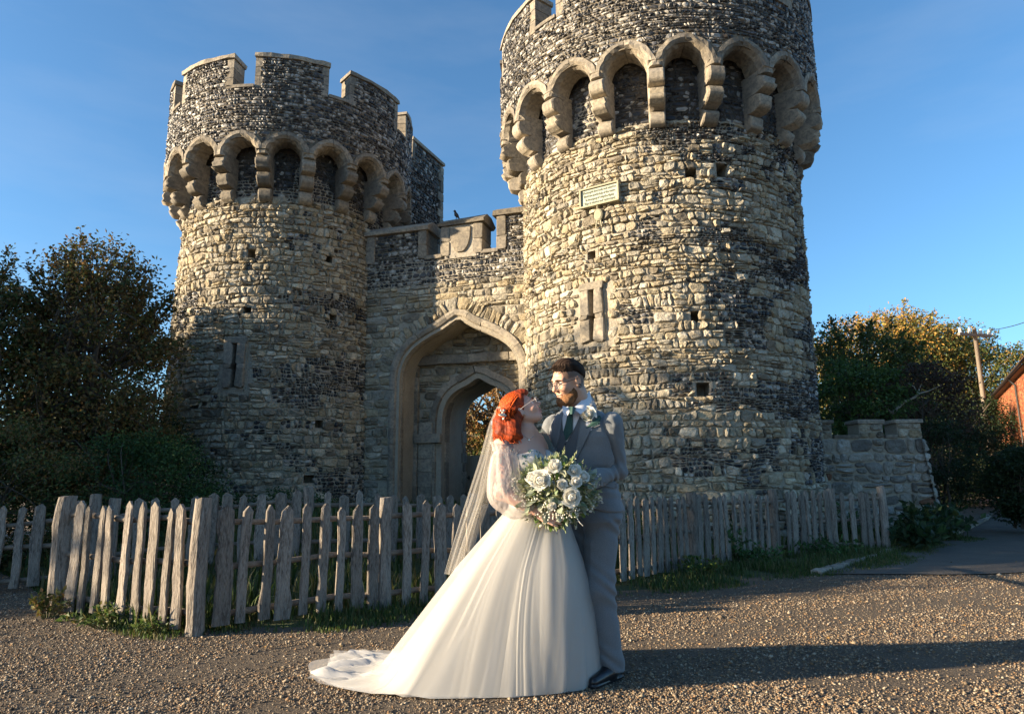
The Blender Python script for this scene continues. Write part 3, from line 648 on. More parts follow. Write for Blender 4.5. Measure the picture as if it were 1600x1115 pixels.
# plaque and seal on the near tower
def plaque():
    th = R(-122.5); Rm = frame_at(th); c = np.array([RC[0] + 2.99 * math.cos(th), RC[1] + 2.99 * math.sin(th), 6.385])
    p = empty('charter_plaque', (0, 0, 0), TR); MP = mat('plaque_enamel', (0.40, 0.41, 0.35), 0.6, noise=(18, (0.25, 0.28, 0.2), .75)); MG = mat('verdigris', (0.26, 0.26, 0.18), 0.7, noise=(20, (0.36, 0.30, 0.2), .8)); MK = mat('plaque_letters', (0.16, 0.18, 0.14), 0.7)
    MB().box(c, (.74, .06, .33), Rm).build('plate', MP, p)
    for (o, s) in (((0, .02, .175), (.79, .09, .03)), ((0, .02, -.175), (.79, .09, .03)), ((-.385, .02, 0), (.03, .09, .32)), ((.385, .02, 0), (.03, .09, .32))): MB().box(c + Rm @ o, s, Rm).build('plaque_frame', MG, p)
    for i, tx in enumerate(("Knouwyth that beth and schul be", "That i am mad in help of the cuntre", "In knowyng of whyche thyng", "Thys is chartre and wytnessyng")):
        f = bpy.data.curves.new('lettering', 'FONT'); f.body = tx; f.size = 0.062; f.align_x = 'CENTER'; f.extrude = .003; f.offset = .0015
        o = bpy.data.objects.new('lettering', f); COL.objects.link(o); bpy.context.view_layer.update()
        me = bpy.data.meshes.new_from_object(o.evaluated_get(bpy.context.evaluated_depsgraph_get())); bpy.data.objects.remove(o)
        me.materials.clear(); me.materials.append(MK); o = link('lettering', me, p)
        w = 0.66; 
        Rt_ = Matrix(((Rm[0, 0], 0, Rm[0, 1]), (Rm[1, 0], 0, Rm[1, 1]), (0, 1, 0))).to_4x4()
        o.matrix_local = Matrix.Translation(c + Rm @ [0, .034, .085 - i * .072]) @ Rt_ @ Matrix.Scale(0.80 if i != 1 else .72, 4, (1, 0, 0))
    sc = c + Rm @ [-.03, .02, -.38]; mb = MB(); n = 20; a = np.arange(n) / n * 2 * np.pi
    for (h, k) in ((.0, 0), ):
        V = np.array([sc + Rm @ [.085 * math.cos(t), -.02, .115 * math.sin(t)] for t in a] + [sc + Rm @ [.085 * math.cos(t), .02, .115 * math.sin(t)] for t in a] + [sc + Rm @ [.06 * math.cos(t), .035, .085 * math.sin(t)] for t in a])
        i = np.arange(n); i2 = (i + 1) % n
        mb.add(V, [np.concatenate([np.stack([i, i2, n + i2, n + i], -1), np.stack([n + i, n + i2, 2 * n + i2, 2 * n + i], -1)]), np.array([2 * n + i])])
    mb.build('seal', MG, p)
    mb = MB()
    for (x0, x1, z0, z1) in ((-.02, -.01, .12, .21), (-.035, -.06, -.10, -.25), (.035, .055, -.10, -.23)):
        mb.tube([sc + Rm @ [x0, .0, z0], sc + Rm @ [(x0 + x1) / 2, .015, (z0 + z1) / 2], sc + Rm @ [x1, .0, z1]], .016, 5)
    mb.build('seal_cord', MG, p)
plaque()
# ------------------------------------------------------------------ ground
def lines(lo, hi, step, far): 
    a = np.arange(lo, hi + 1e-6, step); f = np.array(far, float); return np.concatenate([lo - f[::-1], a, hi + f])
gx = lines(-14, 24, 0.35, [3, 8, 20, 60, 200, 900]); gy = lines(-5, 36, 0.35, [3, 8, 20, 60, 200, 900])
X, Y = np.meshgrid(gx, gy, indexing='ij')
Z = height(X, Y) + 0.02 * (fbm(X * .7, Y * .7, 3) - .5) * (Y < 14)
tag(link('ground', mesh('ground', np.stack([X, Y, Z], -1).reshape(-1, 3), [gridf(len(gx), len(gy))], M['gravel_ground'], smooth=True)), kind='structure')
def ground_z(x, y): return height(x, y) + 0.02 * (fbm(np.asarray(x) * .7, np.asarray(y) * .7, 3) - .5) * (np.asarray(y) < 14)
FP = np.array([(-2.50, 5.67), (-1.32, 6.61), (-0.50, 7.02), (1.16, 8.10), (2.26, 9.30), (3.82, 10.60), (4.98, 11.30), (6.10, 11.66)])
fs = np.concatenate([[0], np.cumsum(np.linalg.norm(np.diff(FP, axis=0), axis=1))])
def fpt(s): return np.stack([np.interp(s, fs, FP[:, 0]), np.interp(s, fs, FP[:, 1])], -1)
# grassy bank behind the fence and the verge in front of it
aa = np.linspace(-6.5, 19, 120); qq = np.linspace(0, 1, 40) ** 1.6
def verge(a): return -0.12 - .34 * sstep(.3, .9, a) * (1 - sstep(2.6, 4.0, a)) - 0.75 * sstep(2.5, 5.0, a) * (1 - sstep(7, 12, a)) - 0.1 * sstep(0, 1, a) + 0.28 * (fbm(a * 1.3, a * 0 + 2, 5) - .5) - .35 * sstep(6, 9, a) * (1 - sstep(10, 13, a)) + 9.0 * sstep(-.2, -2.2, a)
AA = np.repeat(aa[:, None], 40, 1); q0 = verge(aa); QQ = q0[:, None] + (11 - q0[:, None]) * qq
X = FB[0] + FD[0] * AA + FN[0] * QQ; Y = FB[1] + FD[1] * AA + FN[1] * QQ
tag(link('grass_verge', mesh('grass_verge', np.stack([X, Y, ground_z(X, Y) + 0.012 * sstep(0, .08, qq)[None] - .004], -1).reshape(-1, 3), [gridf(120, 40)[:, ::-1]], M['soil'], smooth=True)), kind='structure')
def lane():
    L = np.array([A(*p, z=0)[:2] for p in ((1275, 897), (1340, 879), (1420, 853), (1490, 836), (1540, 815))] + [(16.5, 24), (19, 32)])
    t = np.linspace(0, 6, 60); lx = np.interp(t, range(7), L[:, 0]); ly = np.interp(t, range(7), L[:, 1])
    k = np.linspace(0, 1, 20); wd = 1.5 + 6 * (t / 6) ** .6
    X = lx[:, None] + k * wd[:, None] * .95; Y = ly[:, None] - k * wd[:, None] * (.12 + .25 * (t / 6))[:, None] 
    tag(link('lane', mesh('lane', np.stack([X, Y, ground_z(X, Y) + .014], -1).reshape(-1, 3), [gridf(60, 20)[:, ::-1]], M['lane'], smooth=True)), kind='structure')
    g = rs(8)
    kb = tag(empty('kerb'), kind='structure')
    s = np.linspace(0, 4.4, 34)
    for i in range(33):
        x, y = np.interp(s[i], range(7), L[:, 0]), np.interp(s[i], range(7), L[:, 1]); x2, y2 = np.interp(s[i + 1], range(7), L[:, 0]), np.interp(s[i + 1], range(7), L[:, 1])
        ang = math.atan2(y2 - y, x2 - x); ln = math.hypot(x2 - x, y2 - y)
        rough_block(np.array([(x + x2) / 2, (y + y2) / 2, float(ground_z((x + x2) / 2, (y + y2) / 2)) + .015]), (ln - .02, .12, .07), rotm(0, g.normal(0, .02), ang), 500 + i, M['ashlar'], 'kerb_stone', kb, .012, .02)
lane()
def pebbles():
    g = rs(12); n = 170000
    Yp = 3.3 + 6.2 * g.random(n) ** 1.75; Xp = Yp * g.uniform(-.86, .86, n)
    q = (Xp - FB[0]) * FN[0] + (Yp - FB[1]) * FN[1]; a = (Xp - FB[0]) * FD[0] + (Yp - FB[1]) * FD[1]
    k = (q < verge(a) + .15 * g.random(n)) & (fbm(Xp * .9 + Yp * .3, Yp * 1.6, 23) + g.normal(0, .08, n) > .24)
    for tr in (-1.15, -2.75): k &= ~((abs(q - tr - .25 * np.sin(a * .5)) < .26) & (g.random(n) < .62))      # worn wheel tracks
    Xp, Yp = Xp[k], Yp[k]; n = len(Xp)
    s = g.lognormal(math.log(.0042), .35, n) * (1 + .05 * Yp)
    o = np.array([(1, 0, 0), (0, 1, 0), (-1, 0, 0), (0, -1, 0), (0, 0, 1), (0, 0, -1.0)])
    V = o[None] * (s[:, None, None] * np.stack([g.uniform(.8, 1.6, n), g.uniform(.8, 1.3, n), g.uniform(.55, .95, n)], -1)[:, None]) * g.uniform(.75, 1.25, (n, 6, 1))
    r = g.uniform(0, 6.28, n); t = g.normal(0, .35, n); c, sn = np.cos(r)[:, None], np.sin(r)[:, None]
    V = np.stack([V[..., 0], V[..., 1] * np.cos(t)[:, None] - V[..., 2] * np.sin(t)[:, None], V[..., 1] * np.sin(t)[:, None] + V[..., 2] * np.cos(t)[:, None]], -1)
    V = np.stack([V[..., 0] * c - V[..., 1] * sn, V[..., 0] * sn + V[..., 1] * c, V[..., 2]], -1)
    V += np.stack([Xp, Yp, ground_z(Xp, Yp) + s * .35], -1)[:, None]
    F = np.array([(0, 1, 4), (1, 2, 4), (2, 3, 4), (3, 0, 4), (1, 0, 5), (2, 1, 5), (3, 2, 5), (0, 3, 5)])
    pal = np.array([(.22, .155, .095), (.17, .125, .08), (.28, .215, .14), (.12, .095, .072), (.24, .145, .075), (.36, .30, .22), (.09, .072, .058), (.20, .155, .11)])
    C = np.repeat((pal[g.integers(0, 8, n)] * g.uniform(.7, 1.15, (n, 1)))[:, None], 6, 1)
    me = mesh('gravel', V.reshape(-1, 3), [(F[None] + (np.arange(n) * 6)[:, None, None]).reshape(-1, 3)], M['pebble'], C.reshape(-1, 3), True)
    link('gravel', me, kind='stuff')
pebbles()
def litter():
    g = rs(14); n = 420; Y = g.uniform(3.6, 10.5, n); X = Y * g.uniform(-.8, .85, n); q = (X - FB[0]) * FN[0] + (Y - FB[1]) * FN[1]; k = (q < .6) & (g.random(n) < .35 + .65 * np.exp(-np.abs(q) / .9)); X, Y = X[k], Y[k]; n = len(X); r = g.uniform(0, 6.28, n); L = g.uniform(.018, .04, n)[:, None]
    D = np.stack([np.cos(r), np.sin(r), g.normal(0, .15, n)], -1); Sd = np.stack([-np.sin(r), np.cos(r), g.normal(0, .3, n)], -1); P = np.stack([X, Y, ground_z(X, Y) + .014], -1)
    V = np.stack([P, P + D * L * .5 + Sd * L * .35 + [0, 0, .006], P + D * L, P + D * L * .5 - Sd * L * .35 + [0, 0, .006]], 1); pal = np.array([(.22, .12, .04), (.30, .18, .06), (.15, .09, .04), (.26, .2, .08)])
    C = np.repeat(pal[g.integers(0, 4, n)][:, None], 4, 1); link('fallen_leaves', mesh('fallen_leaves', V.reshape(-1, 3), [np.array([[0, 1, 2, 3]]) + (np.arange(n) * 4)[:, None]], M['leaf'], C.reshape(-1, 3)), kind='stuff')
litter()
M['grass'] = mat('grass_blade', None, 0.6, attr=True, transl=0.3, spec=0.3)
def blades(name, P, h, g, cols, wid=.006, lean=.5):
    n = len(P); h = h * g.uniform(.5, 1.3, n); r = g.uniform(0, 6.28, n); ln = g.uniform(.1, lean, n)
    d = np.stack([np.cos(r), np.sin(r), 0 * r], -1); sd_ = np.stack([-np.sin(r), np.cos(r), 0 * r], -1) * (wid * g.uniform(.7, 1.5, n))[:, None]
    up = np.array([0, 0, 1.0]); b = P; m = P + d * (h * ln * .35)[:, None] + up * (h * .6)[:, None]; t = P + d * (h * ln)[:, None] + up * (h * (1 - .3 * ln))[:, None]
    V = np.stack([b - sd_, b + sd_, m + sd_ * .8, m - sd_ * .8, t], 1); o = (np.arange(n) * 5)[:, None]
    C = np.repeat((cols[g.integers(0, len(cols), n)] * g.uniform(.7, 1.3, (n, 1)))[:, None], 5, 1)
    return V.reshape(-1, 3), [np.array([[0, 1, 2, 3]]) + o, np.array([[3, 2, 4]]) + o], C.reshape(-1, 3)
GC = np.array([(.045, .085, .018), (.06, .10, .02), (.035, .065, .015), (.09, .10, .03), (.13, .12, .05)])
def grass():
    g = rs(21); mb = MB()
    n = 34000; a = g.uniform(-1.5, 14, n); q = verge(a) + np.abs(g.normal(0, 1, n)) * np.where(a < 3, .5, .8) + g.uniform(-.05, .15, n)
    d = fbm(a * 1.7, q * 1.7, 9); k = (d + g.normal(0, .08, n) > .40); a, q = a[k], q[k]
    P = np.stack([FB[0] + FD[0] * a + FN[0] * q, FB[1] + FD[1] * a + FN[1] * q], -1); hh = .04 + .10 * sstep(.0, .9, q - verge(a)) * (fbm(a * 2, q * 2, 3) + .4)
    V, F, C = blades('g', np.column_stack([P, ground_z(P[:, 0], P[:, 1])]), hh, g, GC, .0045); mb.add(V, F); mb.C[-1] = C
    n = 16000; a = g.uniform(-3, 14, n); q = g.uniform(.2, 6, n); k = q > verge(a) + .25; a, q = a[k], q[k]; n = len(a); P = np.stack([FB[0] + FD[0] * a + FN[0] * q, FB[1] + FD[1] * a + FN[1] * q], -1)
    V, F, C = blades('g', np.column_stack([P, ground_z(P[:, 0], P[:, 1])]), np.full(n, .22), g, GC * .9, .010); mb.add(V, F); mb.C[-1] = C
    mb.build('grass', M['grass'], kind='stuff')
grass()
# ------------------------------------------------------------------ picket fences
def picket_mesh(seed, w=.078, t=.032, h=1.0):
    g = rs(seed); ns = 8; z = np.linspace(0, h - .05, ns); K = 8
    wob = np.cumsum(g.normal(0, .005, ns)); wob -= np.linspace(wob[0], wob[-1], ns) * .7
    wd = w * (1 + g.normal(0, .07, ns)) * np.linspace(1.06, .97, ns)
    a = np.array([(-1, .6), (-.8, 1), (.8, 1), (1, .6), (1, -.6), (.75, -1), (-.75, -1), (-1, -.6)])
    V = [np.stack([wob[i] + a[:, 0] * wd[i] / 2 + g.normal(0, .0025, K), a[:, 1] * t / 2 + g.normal(0, .002, K), np.full(K, z[i])], -1) for i in range(ns)]
    tp = g.uniform(-.25, .25); pk = g.uniform(.035, .06)
    V.append(np.stack([wob[-1] + a[:, 0] * wd[-1] / 2 * .12 + tp * w * .4, a[:, 1] * t / 2 * .8, np.full(K, h - .05 + pk)], -1))
    i = np.arange(ns); F = [gridf(ns + 1, K), np.stack([i * K + K - 1, (i + 1) * K + K - 1, (i + 1) * K, i * K], -1)]
    V = np.concatenate(V); F = [np.concatenate(F), np.array([np.arange(K)[::-1], ns * K + np.arange(K)])] if K != 4 else F
    return mesh('picket', V, F, M['wood'])
def post_mesh(seed, r=.065, h=1.02):
    g = rs(seed); ns = 9; z = np.linspace(-.05, h, ns); K = 10; a = np.arange(K) / K * 2 * np.pi; wob = np.cumsum(g.normal(0, .006, (ns, 2)), 0); wob -= wob[:1] + (wob[-1:] - wob[:1]) * np.linspace(0, 1, ns)[:, None]; rr = r * (1 + g.normal(0, .05, (ns, K)) + .08 * np.cos(2 * a + g.uniform(0, 6)))
    rr[0] *= 1.15; rr[-1] *= .93
    V = np.stack([wob[:, 0, None] + rr * np.cos(a), wob[:, 1, None] + rr * np.sin(a), np.repeat(z[:, None], K, 1) + (g.normal(0, .006, (ns, K)))], -1).reshape(-1, 3)
    i = np.arange(ns - 1); F = np.concatenate([gridf(ns, K), np.stack([i * K + K - 1, (i + 1) * K + K - 1, (i + 1) * K, i * K], -1)])
    return mesh('post', V, [F, np.array([np.arange(K)[::-1], (ns - 1) * K + np.arange(K)])], M['wood'])
PM = [picket_mesh(600 + k, .066 + .034 * ((k * 7) % 10) / 10) for k in range(14)]; PO = [post_mesh(650 + k) for k in range(4)]
def fence(root, pts, spacing, seed, h=.97, posts=(0, -1), rails=(.14, .50, .84), rad=1.0, gz=None):
    pts = np.asarray(pts, float); g = rs(seed); s = np.concatenate([[0], np.cumsum(np.linalg.norm(np.diff(pts, axis=0), axis=1))])
    f = lambda u: np.array([np.interp(u, s, pts[:, 0]), np.interp(u, s, pts[:, 1])])
    gz = gz or (lambda x, y: float(ground_z(x, y)))
    ps = [s[i] if isinstance(i, int) else i for i in posts]
    u = 0.06
    while u < s[-1] - .03:
        uu = u + g.normal(0, spacing * .06); u += spacing
        if min(abs(uu - p) for p in ps) < .085 * rad: continue
        p = f(uu); p2 = f(uu + .02); p1 = f(uu - .02); d = (p2 - p1) / (np.linalg.norm(p2 - p1) + 1e-9); n = np.array([d[1], -d[0]])
        b = p + n * .035; bz = g.uniform(.015, .06)
        o = link('picket', PM[g.integers(len(PM))], root, (b[0], b[1], gz(*p) + bz), (g.normal(0, .012), g.normal(0, .017), math.atan2(d[1], d[0]) + g.normal(0, .10) + (math.pi if g.random() < .5 else 0)))
        o.scale = (g.uniform(.95, 1.4), 1, (h - bz) * g.uniform(.965, 1.03))
    for k, q in enumerate(ps):
        p = f(q); o = link('post', PO[g.integers(4)], root, (p[0], p[1], gz(*p)), (g.normal(0, .008), g.normal(0, .008), g.uniform(0, 6))); o.scale = (rad, rad, (h + .04) / 1.02 * g.uniform(.99, 1.03))
    ends = sorted(set(ps + [0, s[-1]]))
    for a, b in zip(ends[:-1], ends[1:]):
        for z in rails:
            nn = max(3, int((b - a) / .35)); us = np.linspace(a - .03, b + .03, nn); P = np.array([[*f(np.clip(q, 0, s[-1])), 0] for q in us]); P[:, 2] = [gz(x, y) for x, y in P[:, :2]]; P[:, 2] += z * h / .97 + g.normal(0, .012, nn)
            d = (P[-1] - P[0])[:2]; d /= np.linalg.norm(d); P[:, :2] -= np.array([d[1], -d[0]]) * .022
            MB().tube(P, .027 * (1 + g.normal(0, .08, nn)), 6).build('rail', M['wood_rail'], root, smooth=True)
F1 = tag(empty('picket_fence'), 'short sunlit end of weathered picket fence at the left, between two thick posts', 'picket fence', 'weathered picket fences')
fence(F1, [(-4.17, 6.59), (-2.50, 5.67)], .186, 61, h=1.0, rad=1.15)
F2 = tag(empty('picket_fence'), 'long weathered picket fence running behind the couple to the right', 'picket fence', 'weathered picket fences')
fence(F2, np.concatenate([[FP[0] + (FP[1] - FP[0]) * .09], FP[1:]]), .165, 62, h=.97, posts=(float(fs[1]), float(fs[1]) + 1.75, float(fs[4]), float(fs[5]), float(fs[6]), float(fs[7])))
F3 = tag(empty('picket_fence'), 'second row of picket fence seen through the gaps of the front one', 'picket fence', 'weathered picket fences')
fence(F3, [(-4.5, 7.95), (-2.2, 8.5), (0.6, 9.7)], .19, 63, h=.84, posts=(0.0, 2.1, 4.2, -1), rails=(.3, .8))
F4 = tag(empty('picket_fence'), 'dark picket fence in deep shade at the far left edge', 'picket fence', 'weathered picket fences')
fence(F4, [(-7.6, 7.45), (-4.62, 7.78)], .20, 64, h=.90, rails=(.12, .5, .78))
# ------------------------------------------------------------------ plants
def leaf_geo(P, D, L, Wd, g, cols, cw=None):
    """folded diamond leaves: P base, D direction, L length, Wd half width"""
    n = len(P); D = D / (np.linalg.norm(D, axis=1, keepdims=True) + 1e-9); r = g.normal(0, 1, (n, 3)); Sd = np.cross(D, r); Sd /= np.linalg.norm(Sd, axis=1, keepdims=True) + 1e-9; Nn = np.cross(Sd, D)
    L = L[:, None]; Wd = Wd[:, None]
    V = np.stack([P, P + D * L * .45 + Sd * Wd + Nn * Wd * .35, P + D * L, P + D * L * .45 - Sd * Wd + Nn * Wd * .35], 1)
    o = (np.arange(n) * 4)[:, None]
    C = np.repeat((cols[g.integers(0, len(cols), n)] if cw is None else cw)[:, None] * g.uniform(.65, 1.3, (n, 1, 1)), 4, 1)
    return V.reshape(-1, 3), [np.concatenate([np.array([[0, 1, 2]]) + o, np.array([[0, 2, 3]]) + o])], C.reshape(-1, 3)
def in_ball(g, n, shell=0.0):
    v = g.normal(0, 1, (n, 3)); v /= np.linalg.norm(v, axis=1, keepdims=True); return v * ((shell + (1 - shell) * g.random(n)) ** (1 / 3))[:, None]
def tree(name, label, cat, base, cc, cr, nclump, per, leaf, cols, seed, group=None, trunk_r=.12, bark='bark', spread=.33, shoots=0, trunks=1, flat=.6, limb_frac=.6, root=None, colsel=None, crown='crown'):
    g = rs(seed); cc = np.asarray(cc, float); cr = np.asarray(cr, float); base = np.asarray(base, float)
    if root is None: root = tag(empty(name, base), label, cat, group)
    inv = -base
    cl = cc + in_ball(g, nclump, .25) * cr * np.array([1, 1, 1]); lv = []; ld = []
    mbt = MB(); tops = []
    for t in range(trunks):
        b0 = base + np.array([g.normal(0, .25), g.normal(0, .25), 0]) * (trunks > 1); top = cc + np.array([g.normal(0, .25), g.normal(0, .25), .1]) * cr
        k = np.linspace(0, 1, 7)[:, None]; P = b0 + (top - b0) * k + np.sin(k * 3) * g.normal(0, .10, 3) * np.linalg.norm(top - b0) * .5; P[0] = b0 - [0, 0, .1]
        mbt.tube(P + inv, np.linspace(trunk_r * 1.25, trunk_r * .35, 7), 7); tops.append(P)
    for c in cl:
        if g.random() > limb_frac: continue
        P0 = tops[g.integers(trunks)]; s = P0[g.integers(2, 7)]; k = np.linspace(0, 1, 6)[:, None]; P = s + (c - s) * k + np.sin(k * np.pi) * g.normal(0, .12, 3) * np.linalg.norm(c - s) + np.array([0, 0, .12]) * np.sin(k * np.pi) * np.linalg.norm(c - s)
        mbt.tube(P + inv, np.linspace(trunk_r * .34, trunk_r * .07, 6), 5, cap=False)
    rad = spread * cr.min()
    for c in cl:
        m = int(per * g.uniform(.5, 1.5)); p = c + in_ball(g, m) * 1.75 * g.random((m, 1)) ** .35 * rad * np.array([1, 1, flat]) * g.uniform(.6, 1.15)
        lv.append(p); ld.append((p - c) * .6 + g.normal(0, 1, (m, 3)) * rad * .7 + np.array([0, 0, -.25 * rad]))
    for q in range(shoots):
        v = in_ball(g, 1, .9)[0]; v[2] = abs(v[2]) * .8 + .25; s = cc + v * cr * .62; dr = v * np.array([1, 1, 1.25]) * cr + g.normal(0, .2, 3) * cr.min(); dr /= np.linalg.norm(dr); ln = g.uniform(.30, .50) * np.linalg.norm(v * cr)
        m = int(per * .5); k = g.random(m)[:, None] ** .8; p = s + dr * ln * k + g.normal(0, .035 * ln, (m, 3)); lv.append(p); ld.append(dr * .6 + g.normal(0, 1, (m, 3)))
        mbt.tube(np.stack([cc + v * cr * .35, s, s + dr * ln]) + inv, np.array([.016, .012, .005]) * max(1, leaf / .08), 4, cap=False)
    mbt.build('trunk', M[bark], root, smooth=True)
    P = np.concatenate(lv); D = np.concatenate(ld); n = len(P)
    k = P[:, 2] > float(height(base[0], base[1])) + .02; P, D = P[k], D[k]; n = len(P)
    cw = None if colsel is None else colsel(P, g)
    V, F, C = leaf_geo(P + inv, D, leaf * g.uniform(.6, 1.35, n), leaf * .27 * g.uniform(.7, 1.3, n), g, cols, cw)
    link(crown, mesh(crown, V, F, M['leaf'], C), root)
    return root
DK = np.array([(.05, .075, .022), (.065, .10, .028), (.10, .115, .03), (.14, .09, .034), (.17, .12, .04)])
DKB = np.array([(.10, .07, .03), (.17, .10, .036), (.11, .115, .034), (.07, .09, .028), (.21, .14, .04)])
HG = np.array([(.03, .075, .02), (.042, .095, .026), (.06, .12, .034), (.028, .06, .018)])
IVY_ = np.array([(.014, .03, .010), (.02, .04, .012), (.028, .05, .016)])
gs_ = lambda x, y: float(ground_z(x, y))
G1 = 'dark shrub trees left of the far tower'
tree('shrub_tree', 'tallest brown leaved shrub tree against the sky left of the far tower', 'tree', (-7.4, 11.9, gs_(-7.4, 11.9)), (-7.25, 11.8, 2.95), (1.3, 1.3, 2.45), 130, 230, .075, DKB, 1, G1, .09, shoots=60, trunks=3)
tree('shrub_tree', 'dark leafy shrub tree at the left edge above the shaded fence', 'tree', (-9.3, 11.3, gs_(-9.3, 11.3)), (-9.3, 11.2, 2.7), (1.6, 1.3, 2.4), 140, 230, .075, DK, 2, G1, .10, shoots=50, trunks=3)
tree('shrub_tree', 'loose dark shrub tree touching the foot of the far tower', 'tree', (-8.6, 14.2, gs_(-8.6, 14.2)), (-8.9, 14.3, 2.8), (1.5, 1.2, 2.7), 120, 190, .08, DK, 3, G1, .10, shoots=30, trunks=2)
tree('shrub', 'rounded dark green shrub in front of the far tower', 'shrub', (-5.9, 10.6, gs_(-5.9, 10.6)), (-5.75, 10.6, .95), (1.25, .9, .95), 90, 220, .05, HG, 4, 'dark green shrubs by the picket fence', .03, trunks=3, spread=.3)
tree('shrub', 'dark shrub behind the shaded fence at the left edge', 'shrub', (-7.6, 9.6, gs_(-7.6, 9.6)), (-7.6, 9.6, 1.0), (1.9, .9, 1.3), 110, 240, .05, DK, 5, 'dark green shrubs by the picket fence', .03, trunks=3, spread=.3)
tree('shrub', 'low bramble between the gateway tower and the picket fence', 'shrub', (-4.3, 12.6, gs_(-4.3, 12.6)), (-4.2, 12.7, .62), (1.1, .7, .42), 34, 120, .055, HG, 6, 'dark green shrubs by the picket fence', .02, trunks=2, spread=.4)
tree('shrub', 'deep shaded bush under the dark trees at the far left', 'shrub', (-10.4, 12.4, gs_(-10.4, 12.4)), (-10.4, 12.4, 1.2), (2.2, 1.0, 1.5), 110, 200, .07, DK, 7, 'dark green shrubs by the picket fence', .04, trunks=3, spread=.35)
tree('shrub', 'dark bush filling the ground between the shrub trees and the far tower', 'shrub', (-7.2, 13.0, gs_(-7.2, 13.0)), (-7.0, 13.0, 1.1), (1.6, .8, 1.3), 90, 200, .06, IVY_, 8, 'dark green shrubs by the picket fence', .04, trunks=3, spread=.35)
# a far hedge line closing the view at the left
def far_hedge():
    g = rs(74); n = 26000; x = g.uniform(-75, 2, n); y = 44 + g.uniform(0, 3, n); h = (3.4 + 2.2 * fbm(x * .12, x * 0, 5)) * g.random(n) ** .7
    V, F, C = leaf_geo(np.stack([x, y, h], -1), g.normal(0, 1, (n, 3)), np.full(n, .55), np.full(n, .2), g, DK); link('far_hedge', mesh('far_hedge', V, F, M['leaf'], C), kind='stuff')
far_hedge()
# autumn trees on the right
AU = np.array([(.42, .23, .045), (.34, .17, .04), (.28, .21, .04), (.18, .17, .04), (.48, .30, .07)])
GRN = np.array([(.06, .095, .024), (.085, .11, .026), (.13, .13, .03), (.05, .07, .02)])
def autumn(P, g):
    t = np.clip((P[:, 2] - 6.3) / 4.2 + g.normal(0, .3, len(P)) - .07 * (P[:, 0] - 22), 0, 1)  # autumn gold kept to top and left, painting in the sunlight there
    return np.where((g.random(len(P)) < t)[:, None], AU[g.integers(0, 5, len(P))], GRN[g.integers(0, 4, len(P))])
G2 = 'trees beyond the low wall'
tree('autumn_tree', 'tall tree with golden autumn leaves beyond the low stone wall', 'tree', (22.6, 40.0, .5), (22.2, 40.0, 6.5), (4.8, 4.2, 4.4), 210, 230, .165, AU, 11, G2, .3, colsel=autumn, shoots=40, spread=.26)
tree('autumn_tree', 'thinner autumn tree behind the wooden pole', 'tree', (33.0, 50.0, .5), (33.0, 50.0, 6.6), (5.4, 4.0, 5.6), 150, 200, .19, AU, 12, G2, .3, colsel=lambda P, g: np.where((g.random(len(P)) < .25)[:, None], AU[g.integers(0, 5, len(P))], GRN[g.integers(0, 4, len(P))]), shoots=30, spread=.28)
tree('tree', 'green leafed tree close beside the near tower', 'tree', (10.6, 20.5, .5), (10.4, 20.3, 3.7), (1.8, 1.6, 2.2), 80, 130, .12, GRN, 13, G2, .12, shoots=20, trunks=2)
tree('shrub', 'feathery bright green shrub above the low wall', 'shrub', (8.7, 17.2, .5), (8.6, 17.1, 3.0), (1.15, .9, 1.15), 60, 130, .10, np.array([(.04, .08, .02), (.06, .11, .025), (.09, .14, .03)]), 14, None, .06, trunks=2)
RD = np.array([(.06, .03, .02), (.09, .045, .028), (.045, .03, .018), (.07, .05, .025)])
rdt = tree('shrub', 'reddish brown shrub with a pale bare branch above the low wall', 'shrub', (10.3, 17.6, .5), (10.4, 17.5, 3.0), (1.25, .9, 1.1), 60, 120, .08, RD, 15, None, .06, trunks=2)
def bare():
    mb = MB(); Yb = 16.7; o = np.array([10.3, 17.6, .5])
    P = [A(1394, 645, Yb), A(1412, 628, Yb), A(1430, 620, Yb), A(1434, 615, Yb)]; mb.tube(np.array(P) - o, [.045, .035, .03, .026], 6)
    for pts in (((1434, 615), (1450, 611), (1472, 601)), ((1434, 615), (1428, 604), (1418, 598)), ((1434, 615), (1437, 606), (1440, 600)), ((1394, 645), (1380, 632), (1372, 630))):
        mb.tube(np.array([A(*p, Yb) for p in pts]) - o, [.022, .016, .008], 5)
    mb.build('bare_branch', M['palebark'], rdt, smooth=True)
bare()
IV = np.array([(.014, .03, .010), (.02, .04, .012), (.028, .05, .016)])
tree('ivy', 'dark ivy hanging over the end of the low stone wall', 'ivy', (9.8, 16.2, .4), (9.9, 16.2, 1.5), (.75, .7, 1.2), 46, 150, .06, IV, 16, None, .03, trunks=2, spread=.4)
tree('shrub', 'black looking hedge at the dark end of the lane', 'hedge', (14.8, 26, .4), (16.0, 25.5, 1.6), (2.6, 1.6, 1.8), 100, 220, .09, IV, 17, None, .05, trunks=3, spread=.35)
tree('tree', 'tree closing the far end of the lane, shade painted into its leaves', 'tree', (20.0, 31.5, .4), (20.2, 31.5, 2.6), (2.6, 1.6, 2.7), 100, 220, .11, IV, 23, None, .12)  # near-black greens put the shade at the lane's end into the leaf colour
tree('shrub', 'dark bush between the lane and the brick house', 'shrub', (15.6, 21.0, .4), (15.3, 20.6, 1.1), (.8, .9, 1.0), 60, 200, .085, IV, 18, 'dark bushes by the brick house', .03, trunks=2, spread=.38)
tree('shrub', 'dark bush against the lower wall of the brick house', 'shrub', (10.6, 14.9, .2), (10.9, 14.9, 1.0), (.6, .9, .8), 70, 220, .07, IV, 19, 'dark bushes by the brick house', .03, trunks=2, spread=.4)
